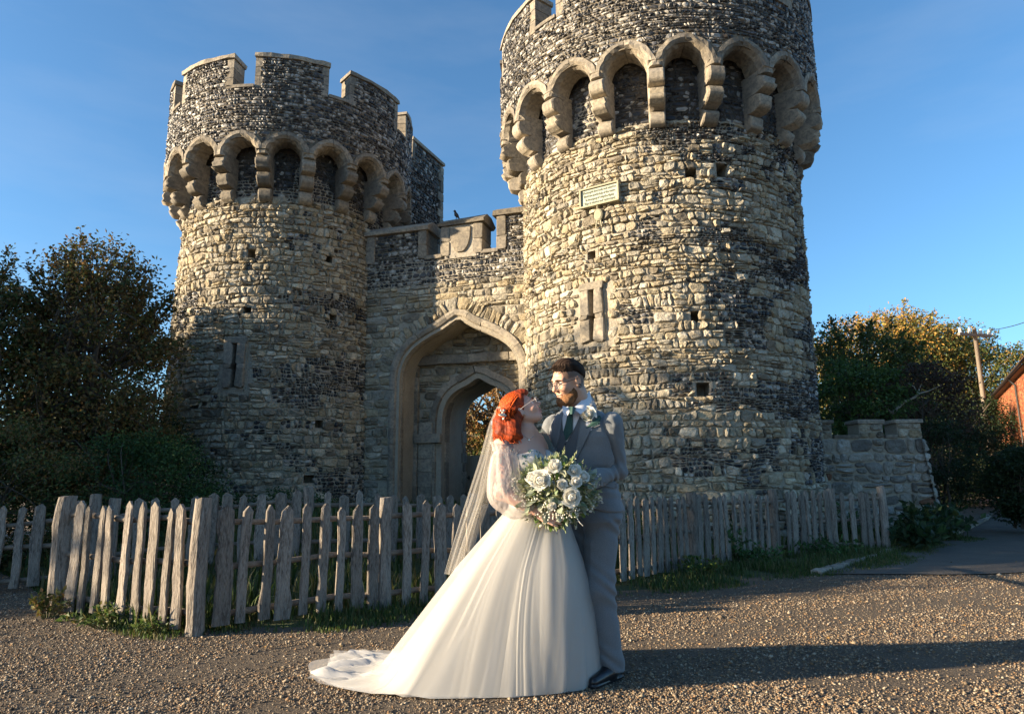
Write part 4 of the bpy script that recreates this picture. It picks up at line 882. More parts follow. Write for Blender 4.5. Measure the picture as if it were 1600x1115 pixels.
# tree seen through the gateway
def gatecol(P, g): return np.where((g.random(len(P)) < np.clip((P[:, 2] - 1.4) / 2.2, .15, .85))[:, None], np.array([(.34, .18, .06), (.27, .14, .05), (.40, .25, .09), (.2, .15, .05)])[g.integers(0, 4, len(P))], GRN[g.integers(0, 4, len(P))])
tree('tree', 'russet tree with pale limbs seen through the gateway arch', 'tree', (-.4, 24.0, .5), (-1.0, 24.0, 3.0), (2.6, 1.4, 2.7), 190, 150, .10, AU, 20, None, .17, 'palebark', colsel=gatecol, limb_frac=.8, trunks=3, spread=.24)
tree('shrub', 'low green bush beyond the wooden gate', 'shrub', (-2.2, 22.3, .5), (-2.0, 22.3, 1.3), (1.5, .7, 1.1), 40, 110, .09, GRN, 22, None, .03, trunks=3, spread=.35)
# weeds, ferns and the leafy plants along the fence
def weed(name, label, x, y, h, w, n, leaf, cols, seed, group='weeds along the picket fence', yellow=0):
    g = rs(seed); z = gs_(x, y); root = tag(empty(name, (x, y, z)), label, 'plant', group); mb = MB(); P = []; D = []
    for i in range(n):
        a = g.uniform(0, 6.28); r = w * g.random() ** .6; tip = np.array([r * math.cos(a), r * math.sin(a), h * g.uniform(.5, 1.05) * (1 - .35 * r / w)]); b = tip * [.25, .25, 0]
        k = np.linspace(0, 1, 5)[:, None]; st = b + (tip - b) * k + np.array([0, 0, .15 * h]) * np.sin(k * 3.14); mb.tube(st, np.linspace(.004, .0015, 5), 4, cap=False)
        m = g.integers(7, 12); kk = g.uniform(.15, 1, m)[:, None]; p = b + (tip - b) * kk + np.array([0, 0, .15 * h]) * np.sin(kk * 3.14); P.append(p); d = g.normal(0, 1, (m, 3)) + (tip - b) / h * .8; D.append(d)
    P = np.concatenate(P); D = np.concatenate(D); m = len(P)
    mb.build('stem', mat_stem, root); V, F, C = leaf_geo(P, D, leaf * g.uniform(.6, 1.4, m), leaf * .26 * g.uniform(.7, 1.3, m), g, cols); link('leaves', mesh('leaves', V, F, M['leaf'], C), root)
    if yellow:
        mb = MB(); 
        for i in range(yellow): p = P[g.integers(m)] + [0, 0, .02]; mb.box(p, (.022, .022, .012), rotm(g.normal(0, .4), g.normal(0, .4), 0))
        mb.build('flower', mat('yellow_flower', (.6, .45, .04), .6), root, kind='stuff')
mat_stem = mat('stem', (.09, .10, .035), .7)
WG = np.array([(.05, .10, .022), (.075, .13, .03), (.10, .14, .035), (.12, .11, .03)]); WY = np.array([(.14, .14, .03), (.18, .15, .04), (.10, .12, .03), (.2, .12, .05)])
weed('weed', 'yellow green weed at the foot of the leftmost fence post', -4.1, 6.35, .26, .28, 26, .05, WY, 31)
weed('weed', 'spreading weed along the bottom of the sunlit fence end', -3.35, 6.0, .20, .40, 30, .05, WG, 32)
weed('weed', 'small weed under the sunlit pickets beside the corner post', -2.85, 5.72, .14, .22, 16, .045, WG, 33)
weed('weed', 'tall leafy weed growing through the right part of the fence', 3.05, 9.95, .75, .28, 22, .07, HG * 1.3, 34)
weed('weed', 'weed with yellow flowers in the verge right of the groom', 2.3, 8.75, .28, .42, 30, .06, WG, 35, yellow=7)
weed('weed', 'bushy weed at the foot of the fence near its third post', 3.3, 9.75, .34, .5, 34, .065, HG * 1.4, 36)
weed('weed', 'dark leafy clump along the fence before its far end', 4.7, 10.75, .36, .6, 36, .07, HG * 1.2, 37)
weed('plant', 'leafy plant against the near tower above the fence', 2.0, 11.1, .75, .35, 22, .10, WG, 38, None)
weed('plant', 'plant in the corner between the near tower and the low wall', 6.0, 12.9, .75, .5, 26, .09, HG, 39, None)
FG = np.array([(.02, .05, .018), (.03, .065, .022), (.025, .045, .015)])
for i, (x, y, h, w, lb) in enumerate(((7.3, 12.6, .85, .8, 'fern clump just past the far end of the fence'), (8.3, 13.6, .75, .7, 'fern clump at the foot of the low stone wall'), (6.6, 11.6, .5, .55, 'short fern clump leaning on the last fence post'))):
    weed('fern', lb, x, y, h, w, 34, .16, FG, 41 + i, 'ferns at the end of the fence')
# trees standing to the left, outside the picture: they throw the evening shade
def shade_wood():
    g = rs(71); mb = MB(); lv = []
    for i in range(7):
        c = 8.7 + i * 1.75; X0 = -23 - g.uniform(0, 2); Y0 = (c + .208 * X0) / .978 if False else (c - .208 * (-X0)) / .978
        for s in (1,):
            H = (9.5 if c < 14.5 else 8.9) + g.uniform(-.6, .6); mb.tube([(X0, Y0, -.1), (X0 + .2, Y0, 2.5), (X0, Y0, H * .7)], [.25, .18, .08], 7)
            for q in range(60):
                v = in_ball(g, 1, .2)[0]; cc = np.array([X0, Y0, H * .52]) + v * [1.8, 1.5, H * .47]; m = 34; lv.append((cc + g.normal(0, .45, (m, 3)), c))
    P = np.concatenate([l[0] for l in lv]); P = P[P[:, 2] > .05]; n = len(P)
    V, F, C = leaf_geo(P, g.normal(0, 1, (n, 3)), np.full(n, .30), np.full(n, .11), g, DK)
    link('wood', mesh('wood', V, F, M['leaf'], C), kind='stuff'); mb.build('wood_trunks', M['bark'], kind='stuff')
shade_wood()
tree('shrub', 'low hedge standing out of view at the left', 'hedge', (-10.4, 6.4, 0), (-10.4, 6.5, 1.0), (1.0, 1.0, 1.1), 60, 120, .10, DK, 75, None, .05, trunks=3)
tree('tree', 'tree standing out of view at the left', 'tree', (-11.6, 7.2, 0), (-11.5, 7.2, 3.6), (1.8, 1.2, 2.1), 60, 130, .14, DK, 72, None, .14)
tree('shrub', 'hedge standing out of view at the left', 'hedge', (-10.8, 7.9, 0), (-10.8, 7.9, .9), (1.2, 1.6, .95), 50, 80, .10, DK, 73, None, .05, trunks=3)
# ------------------------------------------------------------------ low wall on the right
def low_wall():
    g = rs(81); root = tag(empty('garden_wall'), 'low grey stone garden wall with capped battlements right of the near tower', 'wall')
    p0 = np.array([6.05, 14.3]); p1 = np.array([8.45, 14.35]); p2 = np.array([9.9, 17.0])
    zg = .2; zt = 1.98
    for (a, b, lim) in ((p0, p1, 120), (p1, p2, 60)):
        d = (b - a); L = np.linalg.norm(d); d /= L; n = np.array([d[1], -d[0]]); Rm = np.array([[d[0], n[0], 0], [d[1], n[1], 0], [0, 0, 1]])
        bat = .10      # battered face
        mf = lambda u, v, h: np.stack([a[0] + d[0] * u + n[0] * (h + bat * (zt - v)), a[1] + d[1] * u + n[1] * (h + bat * (zt - v)), v], -1)
        mb = MB(); U, V = np.meshgrid(np.linspace(-.1 if lim == 120 else -.17, L, 2), np.linspace(zg, zt, 2), indexing='ij'); mb.add(mf(U, V, 0 * U).reshape(-1, 3), [gridf(2, 2)])
        mb.box([*((a + b) / 2 - n * .25), zt / 2], (L + .02, .48, zt), Rm); mb.build('wall_core', M['mortar'], root)
        Q = coursed(-.05, L + .05, zg, zt, .20, .27, 82 + lim, .05, .3); c = rag_cols(len(Q), g); gr = g.random(len(Q)); c = c * .55 + .45 * c.mean(1, keepdims=True) * np.array([.95, 1, 1.06]); c *= .8
        c[gr > .95] = (.22, .12, .08)
        geo = stone_geo(Q, .06, .018, mf, 9, 83 + lim, .7, .68, cols=c); ar = (Q[:, 1, 0] - Q[:, 0, 0]) * (Q[:, 3, 1] - Q[:, 0, 1]); stones_out(geo, root, ar, 300, M['stone'])
        for k, u in enumerate((.28, 1.38, 2.18) if lim == 120 else (1.35, 2.5)):
            w = (.56, .50, .50)[k] if lim == 120 else .5
            mb = MB(); mb.box([*(a + d * u - n * .25), zt + .155], (w, .46, .31), Rm); m = mb.build('merlon', M['mortar'], root)
            Q = coursed(u - w / 2, u + w / 2, zt, zt + .31, .17, .24, 90 + k, .01); cc = rag_cols(len(Q), g) * .75; V, F4, F3, C = stone_geo(Q, .04, .015, lambda u_, v, h: mf(u_, np.full_like(v, zt), h - .02) + np.stack([0 * v, 0 * v, v - zt], -1), 9, 91 + k, .7, .7, cols=cc)
            for i in range(len(Q)): link('stone', mesh('stone', V[i], [F4, F3], M['stone'], C[i]), m)
            rough_block(np.array([*(a + d * u - n * .25), zt + .345]), (w + .07, .56, .07), Rm, 95 + k, M['ashlar'], 'cap', m, .012, .02)
        for (u0, u1) in (((.58, 1.10), (1.66, 1.90)) if lim == 120 else ((0.3, 1.08), (1.62, 2.2))): rough_block(np.array([*(a + d * (u0 + u1) / 2 - n * .25), zt + .035]), (u1 - u0, .56, .07), Rm, 99, M['ashlar'], 'sill', root, .01, .02)
low_wall()
# ------------------------------------------------------------------ brick house
def house():
    g = rs(85); root = tag(empty('brick_house'), 'red brick house with tiled roof at the right edge, sunlit upper wall', 'house')
    far = A(1538, 640, 44)[:2]; near = far + (A(1600, 572, 27)[:2] - far) * 1.35; d = near - far; L = np.linalg.norm(d); d /= L; n = np.array([d[1], -d[0]]); zg, ze = .1, 5.45
    Rm = np.array([[d[0], n[0], 0], [d[1], n[1], 0], [0, 0, 1]])
    mf = lambda u, v, h: np.stack([far[0] + d[0] * u + n[0] * h, far[1] + d[1] * u + n[1] * h, v], -1)
    mb = MB(); mb.box([*(far + d * L / 2 - n * 2.5), (zg + ze) / 2], (L, 5, ze - zg), Rm); mb.build('wall_core', M['brickmortar'], root)
    ch, bw = .075, .225; rows = int((ze - zg) / ch); qs = []
    for r in range(rows):
        u = np.arange(-(.5 if r % 2 else 0) * bw, L, bw); u0 = np.clip(u, 0, L); u1 = np.clip(u + bw, 0, L); k = u1 - u0 > .05; u0, u1 = u0[k], u1[k]; v0 = zg + r * ch + 0 * u0
        qs.append(np.stack([np.stack([u0 + .005, v0 + .005], -1), np.stack([u1 - .005, v0 + .005], -1), np.stack([u1 - .005, v0 + ch - .006], -1), np.stack([u0 + .005, v0 + ch - .006], -1)], 1))
    Q = np.concatenate(qs); N_ = len(Q); dep = g.uniform(.006, .02, N_); V = []
    band = (Q[:, 0, 1] > 2.85) & (Q[:, 0, 1] < 3.01); dep = dep + band * .045
    P0 = mf(Q[..., 0], Q[..., 1], np.full((N_, 4), -.01)); P1 = mf(Q[..., 0], Q[..., 1], np.repeat(dep[:, None], 4, 1)); V = np.concatenate([P0, P1], 1)
    F = np.array([(4, 5, 6, 7), (0, 1, 5, 4), (1, 2, 6, 5), (2, 3, 7, 6), (3, 0, 4, 7)])
    pal = np.array([(.36, .12, .05), (.42, .16, .07), (.30, .09, .045), (.46, .20, .09), (.24, .085, .05)]); C = np.repeat((pal[g.integers(0, 5, N_)] * g.uniform(.8, 1.15, (N_, 1)))[:, None], 8, 1)
    sc = -(np.abs(Q[:, 0, 0] - 16) + 3 * np.abs(Q[:, 0, 1] - 4.2)); od = np.argsort(-sc)
    for i in od[:150]: link('brick', mesh('brick', V[i], [F], M['brick'], C[i]), root)
    lo = od[150:]; me = mesh('brickwork', V[lo].reshape(-1, 3), [(F[None] + (np.arange(len(lo)) * 8)[:, None, None]).reshape(-1, 4)], M['brick'], C[lo].reshape(-1, 3)); link('brickwork', me, root, kind='stuff')
    # roof: courses of tiles on a slope, eaves board, gutter, downpipe
    rf = empty('roof', (0, 0, 0), root); sl = R(50); cs, sn = math.cos(sl), math.sin(sl)
    rm = lambda u, v, h: np.stack([far[0] + d[0] * u + n[0] * (.30 - v * cs - h * -sn), far[1] + d[1] * u + n[1] * (.30 - v * cs + h * sn), ze - .02 + v * sn + h * cs], -1)
    MBx = MB(); U = np.array([-.35, L]); V_ = np.array([0, 3.5]); UU, VV = np.meshgrid(U, V_, indexing='ij'); MBx.add(rm(UU, VV, 0 * UU).reshape(-1, 3), [gridf(2, 2)]); MBx.add(rm(UU, VV, 0 * UU - .06).reshape(-1, 3), [gridf(2, 2)[:, ::-1]])
    MBx.add(np.concatenate([rm(np.array([-.30, -.30]), np.array([0., 3.6]), np.array([-.05, -.05])), rm(np.array([-.30]), np.array([3.6]), np.array([-4.]))]), [np.array([[0, 1, 2]])])
    MBx.build('roof_deck', M['wood_rail'], rf)
    qs = []
    for r in range(26):
        u = np.arange(-.35 + (.085 if r % 2 else 0), L - .1, .17); v0 = r * .13 + 0 * u; qs.append(np.stack([np.stack([u + .003, v0], -1), np.stack([u + .167, v0], -1), np.stack([u + .167, v0 + .15], -1), np.stack([u + .003, v0 + .15], -1)], 1))
    Q = np.concatenate(qs); N_ = len(Q); hh = np.stack([np.full(N_, .035), np.full(N_, .035), np.full(N_, .012), np.full(N_, .012)], 1) + g.normal(0, .003, (N_, 1))
    V = np.concatenate([rm(Q[..., 0], Q[..., 1], hh * 0), rm(Q[..., 0], Q[..., 1], hh)], 1); C = np.repeat((np.array([(.20, .12, .075), (.15, .10, .07), (.25, .15, .09)])[g.integers(0, 3, N_)] * g.uniform(.8, 1.2, (N_, 1)))[:, None], 8, 1)
    link('roof_tiles', mesh('roof_tiles', V.reshape(-1, 3), [(F[None] + (np.arange(N_) * 8)[:, None, None]).reshape(-1, 4)], M['tile'], C.reshape(-1, 3)), rf, kind='stuff')
    MB().box(mf(np.array(L / 2), np.array(ze - .10), np.array(.13)), (L + .5, .22, .05), Rm).build('soffit', M['wood_rail'], root)
    mb = MB(); mb.tube([mf(np.array(u), np.array(ze - .07), np.array(.33)) for u in (-.35, L * .5, L)], .05, 8); mb.build('gutter', M['iron'], root, smooth=True)
    P = [mf(np.array(17.0), np.array(z), np.array(h)) for z, h in ((ze - .07, .33), (ze - .25, .2), (ze - .4, .08), (1.6, .08), (.1, .08))]; MB().tube(P, .042, 8).build('downpipe', M['iron'], root, smooth=True)
    for (u, z) in ((1.2, 2.8), (9.0, 3.15)): MB().tube([mf(np.array(u), np.array(z), np.array(h)) for h in (0, .12, .2)], [.03, .06, .09], 6).build('wall_lamp', mat('white_fitting', (.7, .7, .68), .5), root)
house()
# ------------------------------------------------------------------ pole and wire
def pole():
    b = A(1541, 640, 35); t = A(1522, 513, 35); b[2] = .3; b[:2] = t[:2] + .02
    root = tag(empty('utility_pole', tuple(b)), 'wooden utility pole with crossarm beside the brick house', 'utility pole')
    MB().tube([np.zeros(3), (t - b) * .5, t - b], [.135, .115, .095], 9).build('pole', M['wood_rail'], root, smooth=True)
    MB().box(t - b + [0, 0, -.35], (2.2, .14, .14), rotm(0, 0, .3)).build('crossarm', M['wood_rail'], root)
    for x in (-1.0, -.35, .45, 1.02): MB().tube([t - b + [x * .95, x * .3, -.28], t - b + [x * .95, x * .3, -.02]], [.075, .055], 7).build('insulator', mat('ceramic', (.6, .56, .48), .3), root)
    w0 = t + [.65, .2, -.1]; w1 = A(1600, 490, 27); w2 = w0 + (w1 - w0) * 2.2; k = np.linspace(0, 1, 14)[:, None]; P = w0 + (w2 - w0) * k - np.array([0, 0, .35]) * np.sin(k * np.pi)
    MB().tube(P - b, .016, 4).build('wire', M['iron'], root)
pole()
# ------------------------------------------------------------------ wooden gate in the passage, bird on the battlement
def gate():
    root = tag(empty('wooden_gate'), 'boarded oak gate with iron studs seen through the gateway', 'gate'); g = rs(88)
    u = 3.75; k = 0
    while u < 6.4:
        w = g.uniform(.19, .23); z1 = 1.80 + g.normal(0, .004); MB().box(gp(u + w / 2, -2.55 + g.normal(0, .004), (.35 + z1) / 2), (w - .012, .045, z1 - .35), GR).build('board', M['gateboard'], root)
        mb = MB(); c = gp(u + w / 2, -2.515, 1.28)
        for (ox, oz, sx, sz) in ((0, 0, .16, .022), (.055, 0, .03, .11), (-.02, 0, .03, .05)): mb.box(c + GR @ [ox, .003 * (sz > .03), oz], (sx, .014, sz), GR)
        mb.build('iron_cross', M['iron'], root, kind='stuff')
        for zz in (.6, .95, 1.6):
            MB().tube([gp(u + .03, -2.53, zz), gp(u + .03, -2.515, zz)], [.014, .008], 6).build('stud', M['iron'], root)
        u += w; k += 1
    MB().box(gp(5.05, -2.55, 1.83), (2.7, .09, .07), GR).build('top_rail', M['gateboard'], root)
    MB().box(gp(5.05, -2.60, .7), (2.7, .06, .12), GR).build('back_rail', M['gateboard'], root)
gate()
def bird():
    b = gp(4.84, .25, 7.405); root = tag(empty('bird', tuple(b)), 'small dark bird perched on the shield merlon of the gateway', 'bird'); MBm = mat('plumage', (.05, .048, .05), .7)
    mb = MB(); k = np.array([(.075, 0, .03, .004), (.05, 0, .055, .018), (.02, 0, .09, .042), (-.01, 0, .13, .05), (-.025, 0, .17, .036), (-.03, 0, .195, .026), (-.04, 0, .215, .03), (-.048, 0, .235, .024), (-.055, 0, .25, .006)])
    mb.tube(k[:, :3], k[:, 3], 9); mb.build('body', MBm, root, smooth=True)
    MB().tube([(-.06, 0, .222), (-.095, 0, .215)], [.009, .001], 5).build('beak', M['iron'], root); MB().tube([(.05, 0, .05), (.10, .0, -.02), (.125, 0, -.06)], [.016, .02, .012], 5).build('tail', MBm, root)
    for s in (-.015, .015): MB().tube([(0, s, .09), (-.01, s, 0)], [.008, .005], 5).build('leg', M['iron'], root)
bird()
# ------------------------------------------------------------------ distance-field modelling for people
def rc(P, a, b, ra, rb=None):
    rb = ra if rb is None else rb; a = np.asarray(a, float); b = np.asarray(b, float); ba = b - a
    t = np.clip(((P - a) @ ba) / (ba @ ba + 1e-12), 0, 1); return np.linalg.norm(P - a - t[:, None] * ba, axis=1) - (ra + (rb - ra) * t)
def el(P, c, r, Rm=None):
    q = P - np.asarray(c, float); q = q if Rm is None else q @ np.asarray(Rm); r = np.asarray(r, float)
    k0 = np.linalg.norm(q / r, axis=1); k1 = np.linalg.norm(q / (r * r), axis=1) + 1e-9; return k0 * (k0 - 1) / k1
def smin(a, b, k=.02): h = np.maximum(k - np.abs(a - b), 0) / k; return np.minimum(a, b) - h * h * k * .25
def smax(a, b, k=.02): return -smin(-a, -b, k)
def chain(P, pts, rad, k=.02):
    d = None
    for (a, b, ra, rb) in zip(pts[:-1], pts[1:], rad[:-1], rad[1:]):
        e = rc(P, a, b, ra, rb); d = e if d is None else smin(d, e, k)
    return d
def surface_nets(D, lo, h):
    ins = D < 0; nx, ny, nz = D.shape
    c = [ins[i:nx - 1 + i, j:ny - 1 + j, k:nz - 1 + k] for i in (0, 1) for j in (0, 1) for k in (0, 1)]
    s = sum(x.astype(np.int8) for x in c); act = (s > 0) & (s < 8); I = np.argwhere(act); idx = np.full(act.shape, -1, np.int64); idx[act] = np.arange(len(I))
    acc = np.zeros((len(I), 3)); cnt = np.zeros(len(I)); cor = np.array([(i, j, k) for i in (0, 1) for j in (0, 1) for k in (0, 1)])
    val = np.stack([D[I[:, 0] + a, I[:, 1] + b, I[:, 2] + cc] for a, b, cc in cor], 1)
    for p in range(8):
        for q in range(p + 1, 8):
            if abs(cor[p] - cor[q]).sum() != 1: continue
            x = (val[:, p] < 0) != (val[:, q] < 0); t = val[x, p] / (val[x, p] - val[x, q]); acc[x] += cor[p] + t[:, None] * (cor[q] - cor[p]); cnt[x] += 1
    V = lo + (I + acc / cnt[:, None]) * h; Fs = []
    for ax in range(3):
        a1, a2 = [(1, 2), (2, 0), (0, 1)][ax]; sl0 = [slice(1, -1)] * 3; sl0[ax] = slice(0, -1); sl1 = list(sl0); sl1[ax] = slice(1, None)
        A0, A1 = ins[tuple(sl0)], ins[tuple(sl1)]; E = np.argwhere(A0 != A1)
        if not len(E): continue
        flip = A0[tuple(E.T)]; off = np.ones(3, int); off[ax] = 0; E = E + off; e1 = np.zeros(3, int); e1[a1] = 1; e2 = np.zeros(3, int); e2[a2] = 1
        g_ = lambda X: idx[tuple(X.T)]
        q = np.stack([g_(E - e1 - e2), g_(E - e2), g_(E), g_(E - e1)], -1); q[~flip] = q[~flip][:, ::-1]; Fs.append(q)
    F = np.concatenate(Fs); return V, F[(F >= 0).all(1)]
def sdf_mesh(f, lo, hi, h, cf=4):
    lo = np.asarray(lo, float); hi = np.asarray(hi, float); n = (np.ceil((hi - lo) / (h * cf)).astype(int) + 1); H_ = h * cf
    ax = [lo[i] + (np.arange(n[i]) + .5) * H_ - h * .5 for i in range(3)]; G = np.stack(np.meshgrid(*ax, indexing='ij'), -1); Dc = f(G.reshape(-1, 3)).reshape(n)
    act = np.abs(Dc) < H_ * 1.9; D = np.repeat(np.repeat(np.repeat(np.where(Dc < 0, -1., 1.), cf, 0), cf, 1), cf, 2); a = np.argwhere(act)
    sub = np.array([(i, j, k) for i in range(cf) for j in range(cf) for k in range(cf)]); I = (a[:, None] * cf + sub[None]).reshape(-1, 3)
    D[tuple(I.T)] = f(lo + I * h); return surface_nets(D, lo, h)
def grad(f, P, e=.002):
    g_ = np.stack([f(P + np.eye(3)[i] * e) - f(P - np.eye(3)[i] * e) for i in range(3)], -1); return g_ / (np.linalg.norm(g_, axis=1, keepdims=True) + 1e-9)
def cast(f, px, t0=3.2):
    px = np.asarray(px, float).reshape(-1, 2); d = _fw + _R2 * ((px[:, :1] - 800) / CAM_F) - _U2 * ((px[:, 1:] - 557.5) / CAM_F); d /= np.linalg.norm(d, axis=1, keepdims=True); o = np.array([0, 0, CAM_H]); t = np.full(len(px), t0)
    for _ in range(60): t += np.clip(f(o + d * t[:, None]), -.02, .15) * .8
    return o + d * t[:, None]
def polyline(pts, n):
    pts = np.asarray(pts, float); s = np.concatenate([[0], np.cumsum(np.linalg.norm(np.diff(pts, axis=0), axis=1))]); u = np.linspace(0, s[-1], n); return np.stack([np.interp(u, s, pts[:, i]) for i in range(pts.shape[1])], -1)
def drape(f, left, right, off, thick, n=16, m=6, bulge=0.0):
    """cloth panel lying on the surface of f between two outlines; closed, with thickness"""
    a, b = polyline(left, n), polyline(right, n); k = np.linspace(0, 1, m)[None, :, None]; px = a[:, None] * (1 - k) + b[:, None] * k; P = cast(f, px.reshape(-1, 2)); N_ = grad(f, P)
    bl = (np.sin(np.linspace(0, np.pi, m)) * bulge)[None, :].repeat(n, 0).reshape(-1, 1); t = P + N_ * (off + bl); u = P + N_ * (off - thick); V = np.concatenate([t, u]); F = gridf(n, m); o = n * m
    bd = np.concatenate([np.arange(m), m - 1 + m * np.arange(1, n), (n - 1) * m + np.arange(m - 2, -1, -1), m * np.arange(n - 2, 0, -1)]); b2 = np.roll(bd, -1)
    return V, [np.concatenate([F, F[:, ::-1] + o, np.stack([bd, bd + o, b2 + o, b2], -1)])]
def loc(P, O, T, s): return ((P - O) @ T) / s
def headf(O, T, s, fem):
    """head in its own frame: x forward, y left, z up"""
    def f(P):
        q = loc(P, O, T, s); d = el(q, (-.018, 0, .035), (.096, .075, .083)); d = smin(d, el(q, (.028, 0, -.03 + .010 * fem), (.060, .056 - .003 * fem, .082 - .012 * fem)), .035)
        d = smin(d, rc(q, (.058 + .004 * fem, -.012 + .004 * fem, -.092 + .015 * fem), (.058 + .004 * fem, .012 - .004 * fem, -.092 + .015 * fem), .022 if not fem else .017), .03)
        for s_ in (-1, 1):
            d = smin(d, rc(q, (-.005, s_ * (.052 - .004 * fem), -.048 + .008 * fem), (.045, s_ * .022, -.09 + .018 * fem), .02 - .003 * fem, .018 - .003 * fem), .03); d = smin(d, el(q, (.060, s_ * .036, -.018), (.026, .024, .024)), .022)
            d = smin(d, rc(q, (.078, s_ * .012, .034), (.066, s_ * .045, .030), .011, .009), .015)
            d = smax(d, -el(q, (.092, s_ * .031, .012), (.016, .018, .012)), .014)
        d = smin(d, rc(q, (.084, 0, .022), (.107, 0, -.016 + .004 * fem), .008, .0115 - .002 * fem), .012)
        for s_ in (-1, 1): d = smin(d, el(q, (.094 - .001 * fem, s_ * (.012 - .002 * fem), -.021 + .004 * fem), (.010, .007, .007)), .008)
        m_ = .0075 * fem; d = smin(d, el(q, (.084 + .002 * fem, 0, -.0495 + m_), (.011, .024, .0065)), .008); d = smin(d, el(q, (.083 + .002 * fem, 0, -.062 + m_), (.011, .020, .0075)), .008); d = smax(d, -el(q, (.096, 0, -.0555 + m_), (.012, .022, .0022 if not fem else .0035)), .004)
        for s_ in (-1, 1):
            e = el(q, (-.012, s_ * .079, -.002), (.019, .0075, .031), rotm(0, -.18, s_ * -.35)); e = smax(e, -el(q, (-.008, s_ * .090, .004), (.009, .008, .017)), .005); e = smin(e, el(q, (-.002, s_ * .077, -.026), (.008, .006, .009)), .006); d = smin(d, e, .006)
        return d * s
    return f
def skin_cols(V, O, T, s, base, lip, g, mz=0.0):
    q = loc(V, O, T, s); c = np.repeat(np.array([base]), len(V), 0); w = np.exp(-((q[:, 0] - .092) / (.012 + mz)) ** 2 - (q[:, 1] / .021) ** 2 - ((q[:, 2] + .0555 - mz) / (.011 + mz * .4)) ** 2)[:, None]; c = c * (1 - w) + np.array(lip) * w
    for s_ in (-1, 1): w = .35 * np.exp(-((q[:, 0] - .065) / .03) ** 2 - ((q[:, 1] - s_ * .042) / .022) ** 2 - ((q[:, 2] + .018) / .022) ** 2)[:, None]; c = c * (1 - w) + c * np.array([1.05, .72, .68]) * w
    w = (.3 * np.exp(-((q[:, 0] - .112) / .014) ** 2 - (q[:, 1] / .016) ** 2 - ((q[:, 2] + .016) / .016) ** 2))[:, None]; c = c * (1 - w) + c * np.array([1.05, .75, .7]) * w
    return c * (1 + g.normal(0, .02, (len(V), 1)))
def handf(W_, D, N_, s=1.0, curl=.5, side=1, thumb=1.0):
    """hand: wrist W_, direction D, back-of-hand normal N_; side=+1 puts the thumb on D x N_"""
    D = np.asarray(D, float); D /= np.linalg.norm(D); N_ = np.asarray(N_, float); N_ = N_ - D * (N_ @ D); N_ /= np.linalg.norm(N_); Sx = np.cross(D, N_) * side; pr = []
    for k, (o, L) in enumerate(((.030, .070), (.010, .078), (-.010, .072), (-.029, .056))):
        b = W_ + (D * .088 + Sx * o) * s; a1, a2, a3 = curl * .6, curl * 1.5, curl * 2.1; fan = Sx * o * .25
        seg = lambda a, l: (D * math.cos(a) - N_ * math.sin(a)) * l * s
        p1 = b + seg(a1, L * .45) + fan * .3; p2 = p1 + seg(a2, L * .32); p3 = p2 + seg(a3, L * .25); pr.append(([W_ + (D * .04 + Sx * o * .7) * s, b, p1, p2, p3], np.array([.010, .0095, .0085, .0078, .0068]) * s))
    tb = W_ + (D * .03 + Sx * .028) * s; t1 = tb + (D * .6 + Sx * .8 * thumb - N_ * .25) * .035 * s; t2 = t1 + (D * .85 + Sx * .35 * thumb - N_ * .35) * .032 * s
    Rm = np.stack([D, Sx, N_], 1)
    def f(P):
        d = el(P, W_ + D * .05 * s, np.array([.05, .040, .0165]) * s, Rm)
        for pts, r in pr: d = np.minimum(d, chain(P, pts[1:], r[1:], .004)) if False else smin(d, chain(P, pts, r, .004), .006)
        d = smin(d, chain(P, [W_ + D * .015 * s, tb, t1, t2], np.array([.014, .0125, .0105, .0085]) * s, .006), .010); return smin(d, rc(P, W_ - D * .03 * s, W_ + D * .02 * s, .024 * s, .023 * s), .015)
    return f
def child(name, V, F, m, par, col=None, smooth=True, kind=None): return link(name, mesh(name, V, F, m, col, smooth), par, kind=kind)
def basis(f, up=(0, 0, 1)):
    f = np.asarray(f, float); f /= np.linalg.norm(f); l = np.cross(up, f); l /= np.linalg.norm(l); return np.stack([f, l, np.cross(f, l)], 1)
M['skin'] = mat('skin', None, 0.5, attr=True, spec=0.35, bump=(300, .12, .001))
M['skin'].node_tree.nodes['Principled BSDF'].inputs['Subsurface Weight'].default_value = 0.12
M['skin'].node_tree.nodes['Principled BSDF'].inputs['Subsurface Radius'].default_value = (.012, .005, .003)
M['suit'] = mat('grey_suit_wool', (.125, .138, .150), 0.85, noise=(260, (.20, .216, .23), .6), bump=(7, .25, .03), bump2=(400, .25, .001), stretch=(1, 1, .55), sheen=.25, spec=.2)
M['trouser'] = mat('grey_trouser_wool', (.12, .132, .143), 0.85, noise=(260, (.19, .205, .218), .6), bump=(6, .35, .035), bump2=(400, .25, .001), stretch=(1, 1, .6), sheen=.25, spec=.2)
M['vest'] = mat('waistcoat_wool', (.075, .085, .098), 0.85, noise=(300, (.11, .12, .135), .8), sheen=.2)
M['shirt'] = mat('white_shirt', (.62, .62, .65), 0.7, bump=(40, .2, .004))
M['tie'] = mat('dark_green_tie', (.012, .05, .042), 0.6, noise=(200, (.02, .075, .06), .7), sheen=.3)
M['darkhair'] = mat('dark_hair', None, 0.75, attr=True, spec=.12, bump=(90, .6, .004), stretch=(1, 1, .4))
M['redhair'] = mat('red_hair', None, 0.6, attr=True, spec=.22, bump=(60, .5, .004))
M['frame'] = mat('spectacle_frame', (.015, .012, .012), 0.3, spec=.5)
M['clear'] = mat('pale_spectacle_frame', (.46, .41, .39), 0.35, spec=.4)
M['lens'] = mat('lens', (.9, .9, .92), 0.05, alpha=.05, spec=.5)
M['eye'] = mat('eye_white', (.60, .56, .53), .3); M['iris'] = mat('iris', (.05, .04, .03), .2)
